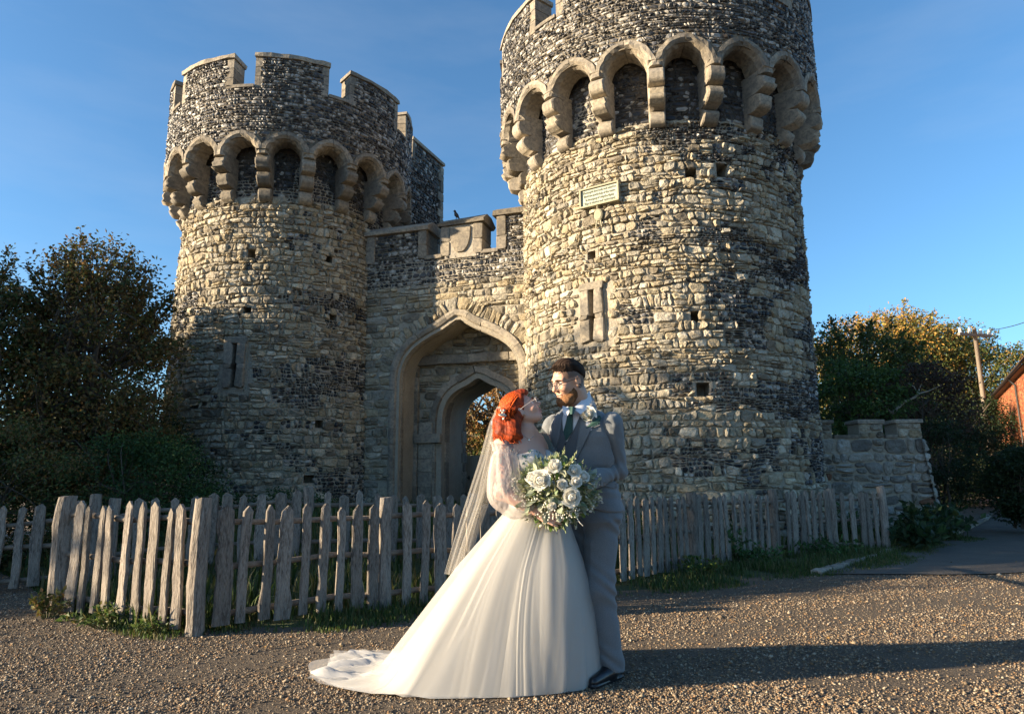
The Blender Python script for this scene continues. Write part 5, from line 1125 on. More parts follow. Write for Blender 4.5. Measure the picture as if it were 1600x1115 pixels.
M['leather'] = mat('black_leather', (.012, .013, .016), .28, spec=.5)
M['satin'] = mat('ivory_satin', (.49, .478, .452), 0.6, bump=(3, .1, .03), sheen=.2, transl=.12)
M['tulle'] = mat('ivory_tulle', (.62, .605, .57), 0.7, alpha=.42, transl=.3, sheen=.3)
M['sleeve'] = mat('sheer_sleeve', (.66, .60, .57), 0.7, alpha=.38, transl=.3, bump=(25, .6, .02), stretch=(2, 2, .5))
M['veil'] = mat('veil_tulle', (.64, .61, .56), 0.7, alpha=.29, transl=.35)
M['petal'] = mat('white_petal', (.74, .72, .64), .6, transl=.25)
M['embroid'] = mat('green_embroidery', (.03, .10, .085), .7)
M['silver'] = mat('silver', (.6, .58, .55), .25, metal=1.0)

def glasses(par, O, T, s, m, w=.030, hgt=.019, name='glasses'):
    gl = empty(name, (0, 0, 0), par); wld = lambda q: O + (np.asarray(q) * s) @ T.T
    for s_ in (-1, 1):
        a = np.linspace(0, 2 * np.pi, 25); c, sn = np.cos(a), np.sin(a); sx = np.sign(c) * abs(c) ** .6 * w * .78; sz = np.sign(sn) * abs(sn) ** .65 * hgt
        ring = np.stack([.112 - .012 * (abs(sx + s_ * 0.0)) / w - .35 * np.maximum(0, s_ * sx) * .25, s_ * .033 + sx, .008 + sz], -1)
        MB().tube(wld(ring), .0019 * s, 5, cap=False).build('rim', m, gl, True)
        V = np.concatenate([wld(ring[:-1]), wld(ring[:-1].mean(0))[None]]); n = 24; i = np.arange(n); child('lens', V, [np.stack([i, (i + 1) % n, np.full(n, n)], -1)], M['lens'], gl)
        MB().tube(wld([(.104, s_ * .058, .014), (.075, s_ * .074, .015), (.02, s_ * .081, .013), (-.02, s_ * .083, .010), (-.035, s_ * .083, -.012)]), .0017 * s, 5).build('temple', m, gl, True)
    MB().tube(wld([(.112, -.010, .012), (.116, 0, .016), (.112, .010, .012)]), .002 * s, 5).build('bridge', m, gl, True)
    return gl
def eyes(par, O, T, s, brow_col):
    wld = lambda q: O + (np.asarray(q) * s) @ T.T
    for s_ in (-1, 1):
        n = 10; th, ph = np.meshgrid(np.linspace(0, np.pi, n), np.linspace(0, 2 * np.pi, 13), indexing='ij'); U = np.stack([np.sin(th) * np.cos(ph), np.sin(th) * np.sin(ph), np.cos(th)], -1).reshape(-1, 3); c = np.array([.0690, s_ * .031, .010])
        child('eye', wld(c + U * .0128), [gridf(n, 13)], M['eye'], par); child('iris', wld(c + np.array([.0085, -.001 * s_, -.002]) + U * [.0046, .0055, .0055]), [gridf(n, 13)], M['iris'], par)
        MB().tube(wld([(.080, s_ * .019, .0165), (.0865, s_ * .029, .0195), (.081, s_ * .041, .0155)]), [.0012 * s, .002 * s, .0012 * s], 5).build('eyelid', M['darkhair_p'] if 'darkhair_p' in M else M['frame'], par, True)
        MB().tube(wld([(.0925, s_ * .014, .031), (.0915, s_ * .028, .036), (.080, s_ * .047, .032)]), [.0035 * s, .004 * s, .0015 * s], 6).build('eyebrow', brow_col, par, True)
def hair_lock(mb, P, r, g, col, flat=.45, K=5):
    V, F = tube(P, r, K); mb.add(V, F, col)

# ------------------------------------------------------------------ groom
def groom():
    g = rs(101); root = tag(empty('person', tuple(A(925, 1056, z=0))), 'man in grey three piece suit and glasses looking down at the woman', 'person')
    o0 = np.array(root.location)
    Tt = basis((-.5, -.866, 0)); fT, lT = Tt[:, 0], Tt[:, 1]
    s = 1.10; psi = R(30); pit = R(-21); fh = np.array([-math.cos(psi) * math.cos(pit), -math.sin(psi) * math.cos(pit), math.sin(pit)]); T = basis(fh)
    rl = R(-3); T = T @ rotm(rl, 0, 0)
    ear = A(902.6, 594, 4.20); O = ear - T @ (np.array([-.010, .079, 0]) * s)
    hf = headf(O, T, s, False); wl = lambda q: O + (np.asarray(q) * s) @ T.T
    nb = A(907, 655, 4.36); ch = A(912, 700, 4.40); wa = A(921, 775, 4.44); hp = A(930, 830, 4.44)
    ax = polyline([hp - [0, 0, .05], hp, wa, ch, nb, nb + [0, 0, .02]], 40)
    prof = np.array([(.86, .205, .135), (.95, .205, .14), (1.05, .190, .135), (1.16, .178, .125), (1.30, .205, .135), (1.42, .212, .135), (1.50, .19, .115), (1.56, .13, .09), (1.60, .075, .07)])
    def torso(P, grow=0.0, ztop=1.62, zbot=.9):
        z = P[:, 2]; cx = np.interp(z, ax[:, 2], ax[:, 0]); cy = np.interp(z, ax[:, 2], ax[:, 1]); x = (P[:, 0] - cx) * lT[0] + (P[:, 1] - cy) * lT[1]; y = (P[:, 0] - cx) * fT[0] + (P[:, 1] - cy) * fT[1]
        a = np.interp(z, prof[:, 0], prof[:, 1]) + grow; b = np.interp(z, prof[:, 0], prof[:, 2]) + grow
        k = ((np.abs(x) / a) ** 2.4 + (np.abs(y) / b) ** 2.4) ** (1 / 2.4); return np.maximum(np.maximum((k - 1) * np.minimum(a, b), z - ztop), zbot - z)
    shL, shR_ = nb + lT * .196 + [0, 0, -.036] - fT * .01, nb - lT * .19 + [0, 0, -.036] - fT * .01
    elL, wrL = A(963, 733, 4.40), A(909, 757, 4.13); elR, wrR = A(842, 742, 4.66), A(812, 742, 4.50)
    def arms(P, r0, r1, r2, k=.03): return np.minimum(chain(P, [shL, elL, wrL], [r0, r1, r2], k), chain(P, [shR_, elR, wrR], [r0, r1, r2], k))
    hem_ang = lambda P: .93
    def jacket(P):
        d = torso(P, .008, 1.60, .5); d = smin(d, rc(P, nb + lT * .05 + [0, 0, .0], shL, .060, .058), .05); d = smin(d, rc(P, nb - lT * .05 + [0, 0, .0], shR_, .060, .058), .05)
        q = P - hp; y = q @ fT; x = q @ lT
        hem = .965 + .045 * np.clip((y - .05) / .1, 0, 1) * np.exp(-((x + .02) / .10) ** 2)      # fronts cut away
        d = smax(d, hem - P[:, 2], .012)
        w = .003 * np.sin((P @ np.array([9., 4, 60.])) + 2 * np.sin(P[:, 2] * 23)) * np.exp(-((P[:, 2] - 1.13) / .12) ** 2)
        a = arms(P, .077, .066, .050); fold = .0065 * np.sin(P @ np.array([55., 20, 60.]) + 3 * np.sin(P[:, 0] * 30)); tE = np.minimum(np.linalg.norm(P - elL, axis=1), np.linalg.norm(P - elR, axis=1))
        a = a + fold * np.exp(-(tE / .12) ** 2) * 1.3
        a = a + .011 * (fbm(P[:, 0] * 26 + P[:, 2] * 9, P[:, 2] * 22 + P[:, 1] * 16, 17) - .5); d = d + w + .006 * (fbm(P[:, 0] * 11 + P[:, 1] * 8, P[:, 2] * 9, 18) - .5); gr = .010 * np.exp(-((d - a) / .009) ** 2) * (np.abs(d) < .05); d = np.minimum(d, a) + gr; neck = rc(P, nb + [0, 0, -.03] + fT * .02, nb + [0, 0, .2] + fT * .06, .062, .07); return smax(d, -neck, .01)
    lo, hi = nb - [.55, .5, .80], nb + [.45, .45, .12]
    V, F = sdf_mesh(jacket, lo, hi, .0062); child('jacket', V - o0, [F], M['suit'], root)
    # trousers
    hL, kL, aL = A(940, 822, 4.38), A(936, 915, 4.33), A(956, 1046, 4.33); hR_, kR, aR = A(914, 822, 4.50), A(905, 915, 4.46), A(916, 1046, 4.44); aL[2] = .055; aR[2] = .055
    def trous(P):
        d = smin(chain(P, [hL, kL, aL], [.108, .088, .078], .05), chain(P, [hR_, kR, aR], [.108, .088, .078], .05), .02); d = smin(d, torso(P, -.028, 1.08, .945), .10)
        fold = np.sin(P @ np.array([25., 10, 55.]) + 2.5 * np.sin(P[:, 2] * 14 + P[:, 0] * 20)); w = np.exp(-((P[:, 2] - .50) / .16) ** 2) + np.exp(-((P[:, 2] - .86) / .08) ** 2) + .9 * np.exp(-((P[:, 2] - .13) / .09) ** 2)
        crease = .004 * np.exp(-(((P - kL) @ np.array([.87, -.5, 0]) + .02) / .012) ** 2)
        return smax(d + .006 * fold * w - crease * (P[:, 2] < .8), .052 + .02 * np.clip((kL[1] - P[:, 1]) * 3, -1, 1) - P[:, 2], .008)
    V, F = sdf_mesh(trous, hp - [.4, .4, .95], hp + [.35, .4, .25], .0065); child('trousers', V - o0, [F], M['trouser'], root)
    for k, (a, tdir) in enumerate(((aL, (-.62, -.78, 0)), (aR, (-.75, -.66, 0)))):
        t = np.array(tdir); t /= np.linalg.norm(t); hl_, tp = a - t * .055, a + t * .20
        def shoe(P):
            d = rc(P, np.array([*hl_[:2], .045]), np.array([*(a + t * .03)[:2], .055]), .040, .045); d = smin(d, rc(P, np.array([*(a + t * .05)[:2], .045]), np.array([*tp[:2], .030]), .044, .030), .04)
            d = smin(d, rc(P, np.array([*a[:2], .07]), np.array([*a[:2], .11]), .042), .03); d = smax(d, .016 - P[:, 2], .004); sole = np.minimum(rc(P * [1, 1, 0], np.array([*hl_[:2], 0]), np.array([*tp[:2], 0]), .043, .034), 9); return np.minimum(d, np.maximum(sole, np.maximum(P[:, 2] - .018, .002 - P[:, 2])))
        V, F = sdf_mesh(shoe, np.minimum(hl_, tp) - [.07, .07, .12], np.maximum(hl_, tp) + [.07, .07, .12], .0045); V[:, 2] += float(ground_z(*a[:2])) ; child('shoe', V - o0, [F], M['leather'], root)
    # body: one continuous surface, mostly under the clothes
    haL = handf(wrL + (wrL - elL) / np.linalg.norm(wrL - elL) * .02, (wrL - elL) + [0, 0, .02], (.1, -.8, .5), 1.08, .35, 1); haR = handf(wrR, (-.8, -.35, .05), (-.2, .9, .2), 1.08, .3, -1)
    def body(P):
        d = hf(P); d = smin(d, chain(P, [wl((-.035, 0, -.04)), wl((-.03, 0, -.10)), nb + [0, 0, -.02]], [.060, .060, .068], .03), .03); d = smin(d, torso(P, -.03, 1.58, .95), .04); d = smin(d, arms(P, .058, .046, .032), .03)
        d = smin(d, chain(P, [hL, kL, aL + [0, 0, .02]], [.085, .06, .042], .03), .03); d = smin(d, chain(P, [hR_, kR, aR + [0, 0, .02]], [.085, .06, .042], .03), .03); return smin(smin(d, haL(P), .01), haR(P), .01)
    V, F = sdf_mesh(body, np.array([nb[0] - .45, nb[1] - .5, .02]), np.array([nb[0] + .40, nb[1] + .5, O[2] + .17]), .0042)
    C = skin_cols(V, O, T, s, (.50, .30, .21), (.40, .17, .14), g); q = loc(V, O, T, s)
    fade = sstep(.045, .075, q[:, 2]) * 0
    side = sstep(.004, .040, q[:, 2] - .1 * q[:, 0]) * sstep(.058, .046, q[:, 0] + .25 * (q[:, 2] - .06)) + sstep(-.015, -.04, q[:, 0]) * sstep(-.075, -.02, q[:, 2])
    st = np.clip(side, 0, .8)[:, None]; C = C * (1 - st) + np.array([.05, .035, .028]) * st
    tat = (sstep(-.10, -.13, q[:, 2]) * sstep(.56, .62, fbm(V[:, 0] * 60, V[:, 2] * 60, 5)) * .55)[:, None]; C = C * (1 - tat) + np.array([.12, .12, .13]) * tat
    child('body', V - o0, [F], M['skin'], root, C)
    # hair: short sides, longer swept top
    def hair(P):
        q = loc(P, O, T, s); line = np.where(q[:, 0] > .0, .062 + .28 * q[:, 0] - .10 * np.abs(q[:, 1]), .062 - .85 * (0 - q[:, 0])); u_ = q[:, 2] - line
        d = el(q, (-.018, 0, .036), (.097, .076, .084)) - .0008 - .005 * sstep(.0, .02, u_) - .014 * sstep(.010, .05, u_) * sstep(-.10, .02, q[:, 0])
        d = smax(d, line - q[:, 2], .004); n = .0018 * np.sin(q[:, 1] * 420 + 25 * q[:, 0] + 4 * np.sin(q[:, 0] * 60)); return (d + n) * s
    V, F = sdf_mesh(hair, O - .17, O + .17, .0034); C = np.array([.030, .018, .012]) * (1 + .5 * np.sin(loc(V, O, T, s)[:, 1:2] * 300)) * g.uniform(.7, 1.3, (len(V), 1)); hr = child('hair', V - o0, [F], M['darkhair'], root, C)
    mb = MB()
    for i in range(190):
        y = g.uniform(-.055, .060); x0 = g.uniform(-.09, .02); k = np.linspace(0, 1, 6)[:, None]; x = x0 + (min(x0 + .09, .094) - x0) * k; yy = y + .012 * k * g.uniform(-.5, 1.5); z = .068 + .050 * np.sqrt(np.clip(1 - (x / .107) ** 2 - (yy / .072) ** 2, 0, 1)) + g.uniform(0, .004)
        mb.tube(wl(np.concatenate([x, yy, z], 1)), np.linspace(.0019, .0006, 6) * s, 4, np.array([.04, .024, .015]) * g.uniform(.5, 1.8))
    mb.V = [v - o0 for v in mb.V]; mb.build('hair_strands', M['darkhair'], root, True, kind='stuff')
    def beard(P):
        q = loc(P, O, T, s); line = -.050 + .62 * np.clip(.055 - q[:, 0], 0, .05) - .5 * np.clip(.03 - np.abs(q[:, 1]), 0, .03) * 0; d = hf(P) / s - .0015 - .007 * sstep(.0, .035, line - q[:, 2]) - .009 * sstep(.03, .09, q[:, 0]) * sstep(-.06, -.10, q[:, 2])
        d = smax(d, q[:, 2] - line, .008); d = smax(d, -(q[:, 0] - .012 - .25 * (q[:, 2] + .05)), .006); d = smax(d, -el(q, (.098, 0, -.0575), (.022, .021, .0115)), .006); d = smax(d, -(q[:, 2] + .125), .01)
        d = smax(d, -el(q, (.094, 0, -.020), (.03, .020, .016)), .004); return (d + .005 * (fbm(q[:, 0] * 160 + q[:, 1] * 150, q[:, 2] * 60 + q[:, 1] * 30, 3) - .5)) * s
    V, F = sdf_mesh(beard, O - .17, O + .17, .0034); q = loc(V, O, T, s); C = np.array([.20, .098, .045]) * (.45 + 1.1 * fbm(q[:, 0] * 220 + q[:, 1] * 200, q[:, 2] * 70, 4)[:, None]) * np.where(q[:, :1] < .035, .62, 1.0) * g.uniform(.75, 1.25, (len(V), 1)); child('beard', V - o0, [F], M['darkhair'], root, C)
    M['browd'] = mat('dark_brow', (.03, .02, .014), .8)
    eyes(root, O - o0, T, s, M['browd']); glasses(root, O - o0, T, s, M['frame'])
    a = np.linspace(0, 2 * np.pi, 15); e = O - o0 + (np.stack([-.010 + .0085 * np.cos(a), np.full(15, .084), -.032 + .0095 * np.sin(a)], -1) * s) @ T.T; MB().tube(e, .0032, 6, cap=False).build('ear_tunnel', M['frame'], root, True)
    # shirt, waistcoat, tie, lapels lying on the chest
    def panel(name, l, r, off, th, m, n=16, mm=6, bulge=0.0, f=jacket):
        V, F = drape(f, l, r, off, th, n, mm, bulge); return child(name, V - o0, F, m, root)
    chestf = lambda P: torso(P, .010, 1.62, .5)
    def tk():
        t_ = [A(888.5, 635, 4.20), A(900, 636, 4.195)]; b_ = [A(890.5, 647, 4.165), A(896.5, 647, 4.165)]; V = np.array([t_[0], (t_[0] + t_[1]) / 2 - [0, .018, 0], t_[1], b_[0], (b_[0] + b_[1]) / 2 - [0, .012, 0], b_[1], t_[0] + [0, .03, 0], t_[1] + [0, .03, 0]]); child('tie_knot', V - o0, [np.array([(0, 3, 4, 1), (1, 4, 5, 2), (0, 1, 2, 7), (0, 7, 6, 6)])[:3]], M['tie'], root, None, False)
    tk()
    panel('waistcoat', [(878, 648), (872, 685), (866, 716), (866, 745)], [(908, 648), (905, 680), (900, 716), (898, 745)], .006, .01, M['vest'], 14, 7, 0.0, chestf)
    panel('shirt', [(881, 634), (880, 655), (881, 672), (885.5, 688)], [(910, 634), (908, 648), (897, 672), (887, 689)], .0095, .01, M['shirt'], 14, 7, 0.0, chestf)
    # collars: bands round the neck
    hb = wl((-.032, 0, -.10)); nx = (hb - nb) / np.linalg.norm(hb - nb); ff = fT - nx * (fT @ nx); ff /= np.linalg.norm(ff); ll = np.cross(nx, ff)
    def bandm(name, m, rows, a0, a1, n=36, thick=.0):
        th = np.linspace(R(a0), R(a1), n); V = np.stack([nb + nx * t + np.cos(th)[:, None] * ff * r + np.sin(th)[:, None] * ll * r * 1.0 + (nx * 0 + np.array([0, 0, 1.])) * (dz * (1 - np.cos(th)) * .5)[:, None] for (r, t, dz) in rows], 1); return child(name, V.reshape(-1, 3) - o0, [gridf(n, len(rows))], m, root)
    bandm('collar', M['shirt'], [(.063, .0, .02), (.066, .052, .03), (.071, .055, .03), (.076, .015, .02)], 10, 350)
    bandm('jacket_collar', M['suit'], [(.076, -.03, .03), (.080, .030, .03), (.086, .033, .03), (.100, .0, .02), (.112, -.04, .01)], 50, 310)
    def wing(top, bot, m=M['shirt']):
        t_, b_ = [polyline(np.array([A(*p) for p in q]), 9) for q in (top, bot)]; k = np.linspace(0, 1, 5)[None, :, None]; V = t_[:, None] * (1 - k) + b_[:, None] * k; V[..., 1] -= (.008 * np.sin(np.linspace(0, np.pi, 5)))[None]
        W2 = V + np.array([0, .005, 0]); n = 45; F = gridf(9, 5); child('collar_point', np.concatenate([V.reshape(-1, 3), W2.reshape(-1, 3)]) - o0, [np.concatenate([F, F[:, ::-1] + n])], m, root)
    wing([(921, 610, 4.34), (908, 626, 4.245), (895, 638, 4.205)], [(925, 625, 4.31), (918, 638, 4.215), (907, 647, 4.175)])
    wing([(879, 633, 4.235), (886, 636, 4.21), (892, 638, 4.205)], [(879, 643, 4.215), (883, 649, 4.19), (887, 649, 4.185)])
    panel('tie', [(889.5, 636), (890, 643), (886.5, 660), (882.5, 674), (885.5, 686)], [(898.5, 636), (896, 643), (896.5, 660), (896, 674), (887, 687)], .018, .008, M['tie'], 16, 6, .004, chestf)
    panel('tie_knot', [(888.5, 634), (889, 640), (891, 645)], [(900, 634), (898.5, 640), (896, 645)], .022, .012, M['tie'], 6, 6, .006)
    panel('lapel', [(881, 633), (868, 650), (859, 668), (858, 673), (863, 695), (866, 716)], [(883, 633), (880, 655), (876, 678), (872, 695), (868, 716)], .012, .008, M['suit'], 16, 6, .003)
    panel('lapel', [(918, 618), (909, 648), (905, 676), (899, 716)], [(926, 620), (933, 636), (931, 655), (901, 717)], .012, .008, M['suit'], 18, 6, .003)
    panel('pocket_square', [(936, 650), (926, 657), (916, 668)], [(938, 655), (936, 662), (917, 670)], .011, .007, M['tie'], 10, 5, .006)
    panel('breast_pocket', [(914, 668), (937, 659)], [(915, 673), (937, 664)], .008, .005, M['suit'], 6, 4)
    for p in ((884.5, 693), (884, 706), (883.5, 720)):
        c = cast(jacket, [p])[0]; nn = grad(jacket, c[None])[0]; MB().tube([c + nn * .004 - o0, c + nn * .009 - o0], [.006, .0055], 10).build('button', M['leather'], root)
    panel('jacket_pocket', [(938, 752), (962, 756)], [(938, 758), (962, 762)], .007, .005, M['suit'], 8, 4)
    for e, wv in ((elL, wrL),):
        d = (wv - e) / np.linalg.norm(wv - e); MB().tube([wv - d * .02 - o0, wv + d * .022 - o0], [.036, .034], 14).build('shirt_cuff', M['shirt'], root, True)
    return jacket, chestf
JACKET, _ = groom()

# ------------------------------------------------------------------ bride
def bride():
    g = rs(202); base = A(838, 1062, z=0) ; base[2] = 0; root = tag(empty('person', tuple(base)), 'red haired woman in ivory wedding dress and veil looking up', 'person'); o0 = base
    s = 1.03; pit = R(33); yaw = R(-6); fh = np.array([math.cos(yaw) * math.cos(pit), math.sin(yaw) * math.cos(pit), math.sin(pit)]); T = basis(fh)
    ear = A(813.5, 642.5, 4.13); O = ear - T @ (np.array([-.010, -.079, .0]) * s); hf = headf(O, T, s, True); wl = lambda q: O + (np.asarray(q) * s) @ T.T
    Tt = basis((.80, -.60, 0)); fT, lT = Tt[:, 0], Tt[:, 1]
    nb = A(819, 681, 4.25); ch = A(822, 722, 4.25); wa = A(838, 785, 4.24); hp = A(842, 812, 4.24)
    ax = polyline([hp - [0, 0, .3], hp, wa, ch, nb, nb + [0, 0, .03]], 40)
    prof = np.array([(.60, .17, .15), (.88, .165, .145), (1.02, .150, .125), (1.12, .155, .128), (1.24, .165, .135), (1.32, .160, .120), (1.38, .15, .09), (1.44, .09, .07)])
    def torso(P, grow=0.0, zt=1.47, zb=.6):
        z = P[:, 2]; cx = np.interp(z, ax[:, 2], ax[:, 0]); cy = np.interp(z, ax[:, 2], ax[:, 1]); x = (P[:, 0] - cx) * lT[0] + (P[:, 1] - cy) * lT[1]; y = (P[:, 0] - cx) * fT[0] + (P[:, 1] - cy) * fT[1]
        a = np.interp(z, prof[:, 0], prof[:, 1]) + grow; b = np.interp(z, prof[:, 0], prof[:, 2]) + grow; k = ((np.abs(x) / a) ** 2.2 + (np.abs(y) / b) ** 2.2) ** (1 / 2.2); return np.maximum(np.maximum((k - 1) * np.minimum(a, b), z - zt), zb - z)
    bu = A(828, 728, 4.16)
    bust = [ch + fT * .085 + lT * t + [0, 0, -.02] for t in (-.072, .072)]
    shR = A(787, 697, 4.14); shL_ = A(849, 692, 4.40); elR = A(785, 768, 4.03); wrR = A(838, 799, 3.985); elL = A(868, 760, 4.36); wrL = A(880, 795, 4.12)
    haR = handf(wrR, A(866, 810, 3.965) - wrR, (-.15, -.95, .25), .98, .30, -1, .7); haL = handf(wrL, (.1, -.8, -.1), (.9, .2, .3), .95, .6, 1)
    def skinf(P):
        d = hf(P); d = smin(d, chain(P, [wl((-.035, 0, -.045)), wl((-.045, 0, -.10)), nb + [0, 0, .0]], [.046, .043, .052], .03), .022); d = smin(d, torso(P), .04)
        for b in bust: d = smin(d, el(P, b, (.078, .078, .075)), .04)
        d = smin(d, rc(P, nb - [0, 0, .01], shR, .050, .058), .05); d = smin(d, rc(P, nb - [0, 0, .01], shL_, .050, .058), .05)
        d = smin(d, chain(P, [shR, elR, wrR], [.058, .046, .028], .03), .03); d = smin(d, chain(P, [shL_, elL, wrL], [.056, .045, .028], .03), .03)
        d = smin(d, chain(P, [hp + lT * .08, hp + lT * .09 - [0, 0, .4], hp + lT * .08 - [0, 0, .86]], [.1, .075, .05], .03), .04); d = smin(d, chain(P, [hp - lT * .08, hp - lT * .09 - [0, 0, .4], hp - lT * .08 - [0, 0, .86]], [.1, .075, .05], .03), .04)
        return smin(smin(d, haR(P), .008), haL(P), .008)
    V, F = sdf_mesh(skinf, np.array([-.30, 3.75, .03]), np.array([.50, 4.62, O[2] + .16]), .0042)
    C = skin_cols(V, O, T, s, (.58, .35, .265), (.42, .035, .04), g, .0075)
    n1 = fbm(V[:, 0] * 38 + V[:, 1] * 20, V[:, 2] * 38, 8); n2 = fbm(V[:, 0] * 70, V[:, 2] * 70 + V[:, 1] * 40, 9)
    arm = rc(V, shR + [0, 0, .02], elR, .07, .06) < .0; tt = arm * sstep(.44, .50, n1) * (V[:, 2] < shR[2] + .05)
    tc = np.where((n2 > .52)[:, None], np.array([.04, .16, .18]), np.where((n2 > .42)[:, None], np.array([.30, .10, .08]), np.array([.05, .06, .08]))); tt = (tt * .75)[:, None]; C = C * (1 - tt) + tc * tt
    child('body', V - o0, [F], M['skin'], root, C)
    eyes(root, O - o0, T, s, M['redhair_p']); glasses(root, O - o0, T, s, M['clear'], .029, .017)
    # hair: parted mass with rolled waves falling to the shoulders
    back = [wl((-.085, -.02, .03)), A(783, 662, 4.20), A(784, 678, 4.19), A(790, 688, 4.17)]
    def hair(P):
        q = loc(P, O, T, s); d = el(q, (-.026, 0, .043), (.106, .086, .092)); d = smin(d, el(q, (.035, .0, .078), (.062, .066, .048)), .03)
        cut = np.maximum(q[:, 0] - (.028 + .55 * (q[:, 2] - .02)), -.2); d = smax(d, np.where(q[:, 2] > .078, q[:, 0] - .092, cut), .012); d = smax(d, -(q[:, 2] + .02 + .5 * (q[:, 0] + .03)), .02)
        d = smax(d, -el(q, (-.006, -.084, -.008), (.022, .02, .032)), .01)
        d = d * s; d = smin(d, chain(P, [wl((-.085, -.045, .01)), A(784, 660, 4.13), A(785, 676, 4.12), A(796, 685, 4.10)], [.048, .046, .042, .022], .03), .05)
        d = smin(d, chain(P, [wl((-.05, -.07, -.02)), A(803, 664, 4.10), A(804, 676, 4.09), A(814, 682, 4.10)], [.030, .034, .030, .014], .03), .05)
        d = smin(d, chain(P, [wl((-.09, .02, .0)), A(782, 662, 4.24), A(784, 682, 4.22)], [.05, .046, .03], .03), .03)
        w = np.sin(110 * (P[:, 2] + .35 * P[:, 0]) + 5 * vn(P[:, 0] * 18, P[:, 2] * 12, 3)); return d + .0008 * w * sstep(.02, -.06, q[:, 2]) + .004 * (fbm(P[:, 0] * 60, P[:, 2] * 22, 14) - .5) + .004 * (fbm(P[:, 0] * 150 + P[:, 1] * 60, P[:, 2] * 30, 15) - .5)
    V, F = sdf_mesh(hair, O - [.24, .19, .30], O + [.17, .19, .18], .0036); q = loc(V, O, T, s); k = fbm(q[:, 0] * 90 + q[:, 2] * 50, q[:, 2] * 25 - q[:, 0] * 20, 6)[:, None]; C = np.array([.40, .055, .010]) * (.15 + 1.1 * k ** 1.6); child('hair', V - o0, [F], M['redhair'], root, C)
    mb = MB()
    for i in range(230):
        # locks combed from the parting backwards and down, then waving
        side = -1 if g.random() < .75 else 1; st = g.uniform(-.6, 1.0); x0 = .075 * st + .005; p = [np.array([x0, side * .012, .120 - .25 * abs(st) * .06])]; a = np.linspace(0, 1, 9)[1:]
        th = a * R(g.uniform(85, 118)); rx, ry, rz = .108, .090, .094; tilt = g.uniform(.35, 1.0)
        P = np.stack([-.026 + (x0 + .026) * np.cos(th) - .100 * tilt * np.sin(th) * .9, side * ry * np.sin(th) * np.sqrt(np.clip(1 - (tilt * .85) ** 2, .05, 1)), .043 + rz * np.cos(th) * np.sqrt(np.clip(1 - ((x0 + .026) / .13) ** 2, .3, 1))], -1)
        qn = np.linalg.norm((P - [-.026, 0, .043]) / [rx, ry, rz], axis=1, keepdims=True); P = [-.026, 0, .043] + (P - [-.026, 0, .043]) / qn * 1.03
        W_ = wl(P); W_ += (.004 * np.sin(np.linspace(0, 9, 8) + g.uniform(0, 6)))[:, None] * np.array([.5, -.6, .6]); mb.tube(W_, np.linspace(.0026, .0036, 8) * g.uniform(.6, 1.3) * (1 - np.linspace(0, .6, 8) ** 3), 4, np.array([.58, .09, .013]) * g.uniform(.25, 1.35))
    for i in range(380):
        x = g.uniform(777, 809); y = g.uniform(636, 664); Y0 = 4.075 + .10 * ((795 - x) / 18) ** 2 * .35 + g.uniform(-.012, .035) + .02; ln = g.uniform(20, 40); k = np.linspace(0, 1, 12); ph = g.uniform(0, 6) * .42 + x * .15
        px = x - 5 * k + 4.0 * np.sin(k * 7 + ph) * (.4 + .6 * k) + (9 * k ** 3 if x > 792 else 1 * k ** 3); py = y + ln * k; P = np.array([A(a_, min(b_, 692), Y0 - .014 * math.sin(c_ * 7 + ph + 1)) for a_, b_, c_ in zip(px, py, k)]); mb.tube(P, np.array([.002, .0035, .004, .0042, .0042, .004, .004, .0038, .0034, .0028, .002, .001]) * g.uniform(.6, 1.5), 4, np.array([.56, .085, .012]) * g.uniform(.18, 1.35))
    mb.V = [v - o0 for v in mb.V]; mb.build('hair_strands', M['redhair'], root, True, kind='stuff')
    # hair comb, earring, necklace
    mb = MB(); cc = A(785, 647, 4.07)
    for i in range(14): mb.box(cc + g.normal(0, 1, 3) * [.010, .006, .016] - o0, (.011, .008, .011), rotm(*g.uniform(0, 3, 3)))
    mb.build('hair_comb', M['petal'], root)
    MB().box(wl((-.004, -.088, -.028)) - o0, (.008, .006, .008), rotm(.5, .6, .3)).build('earring', M['silver'], root)
    pts = [(814, 677), (820, 682), (826, 686), (830, 685), (834, 681)]; P = cast(skinf, polyline(pts, 14)); P += grad(skinf, P) * .002; MB().tube(P - o0, .0013, 4).build('necklace', M['silver'], root); MB().box(P[8] - o0 + [0, -.004, -.004], (.008, .005, .010)).build('pendant', M['silver'], root)
    # bodice with green leaf embroidery
    def bod(P):
        d = torso(P, .012, 1.36, .95)
        for b in bust: d = smin(d, el(P, b, (.090, .090, .086)), .04)
        x = (P - ch) @ lT; ztop = ch[2] + .045 + .03 * np.exp(-((np.abs(x) - .075) / .04) ** 2) - .02 * np.exp(-(x / .03) ** 2); return smax(d, P[:, 2] - ztop, .006)
    V, F = sdf_mesh(bod, ch - [.3, .32, .38], ch + [.3, .32, .2], .006); child('bodice', V - o0, [F], M['satin'], root)
    lp = []; 
    for i in range(150):
        p = cast(bod, [(g.uniform(800, 862), g.uniform(700, 792))])[0]
        if abs(bod(p[None])[0]) > .006: continue
        lp.append(p)
    lp = np.array(lp); nn = grad(bod, lp); dr = g.normal(0, 1, lp.shape) + [.3, 0, .8]; dr -= nn * (dr * nn).sum(1)[:, None]; dr /= np.linalg.norm(dr, axis=1)[:, None]; sd_ = np.cross(nn, dr); L = g.uniform(.012, .024, len(lp))[:, None]; b0 = lp + nn * .003
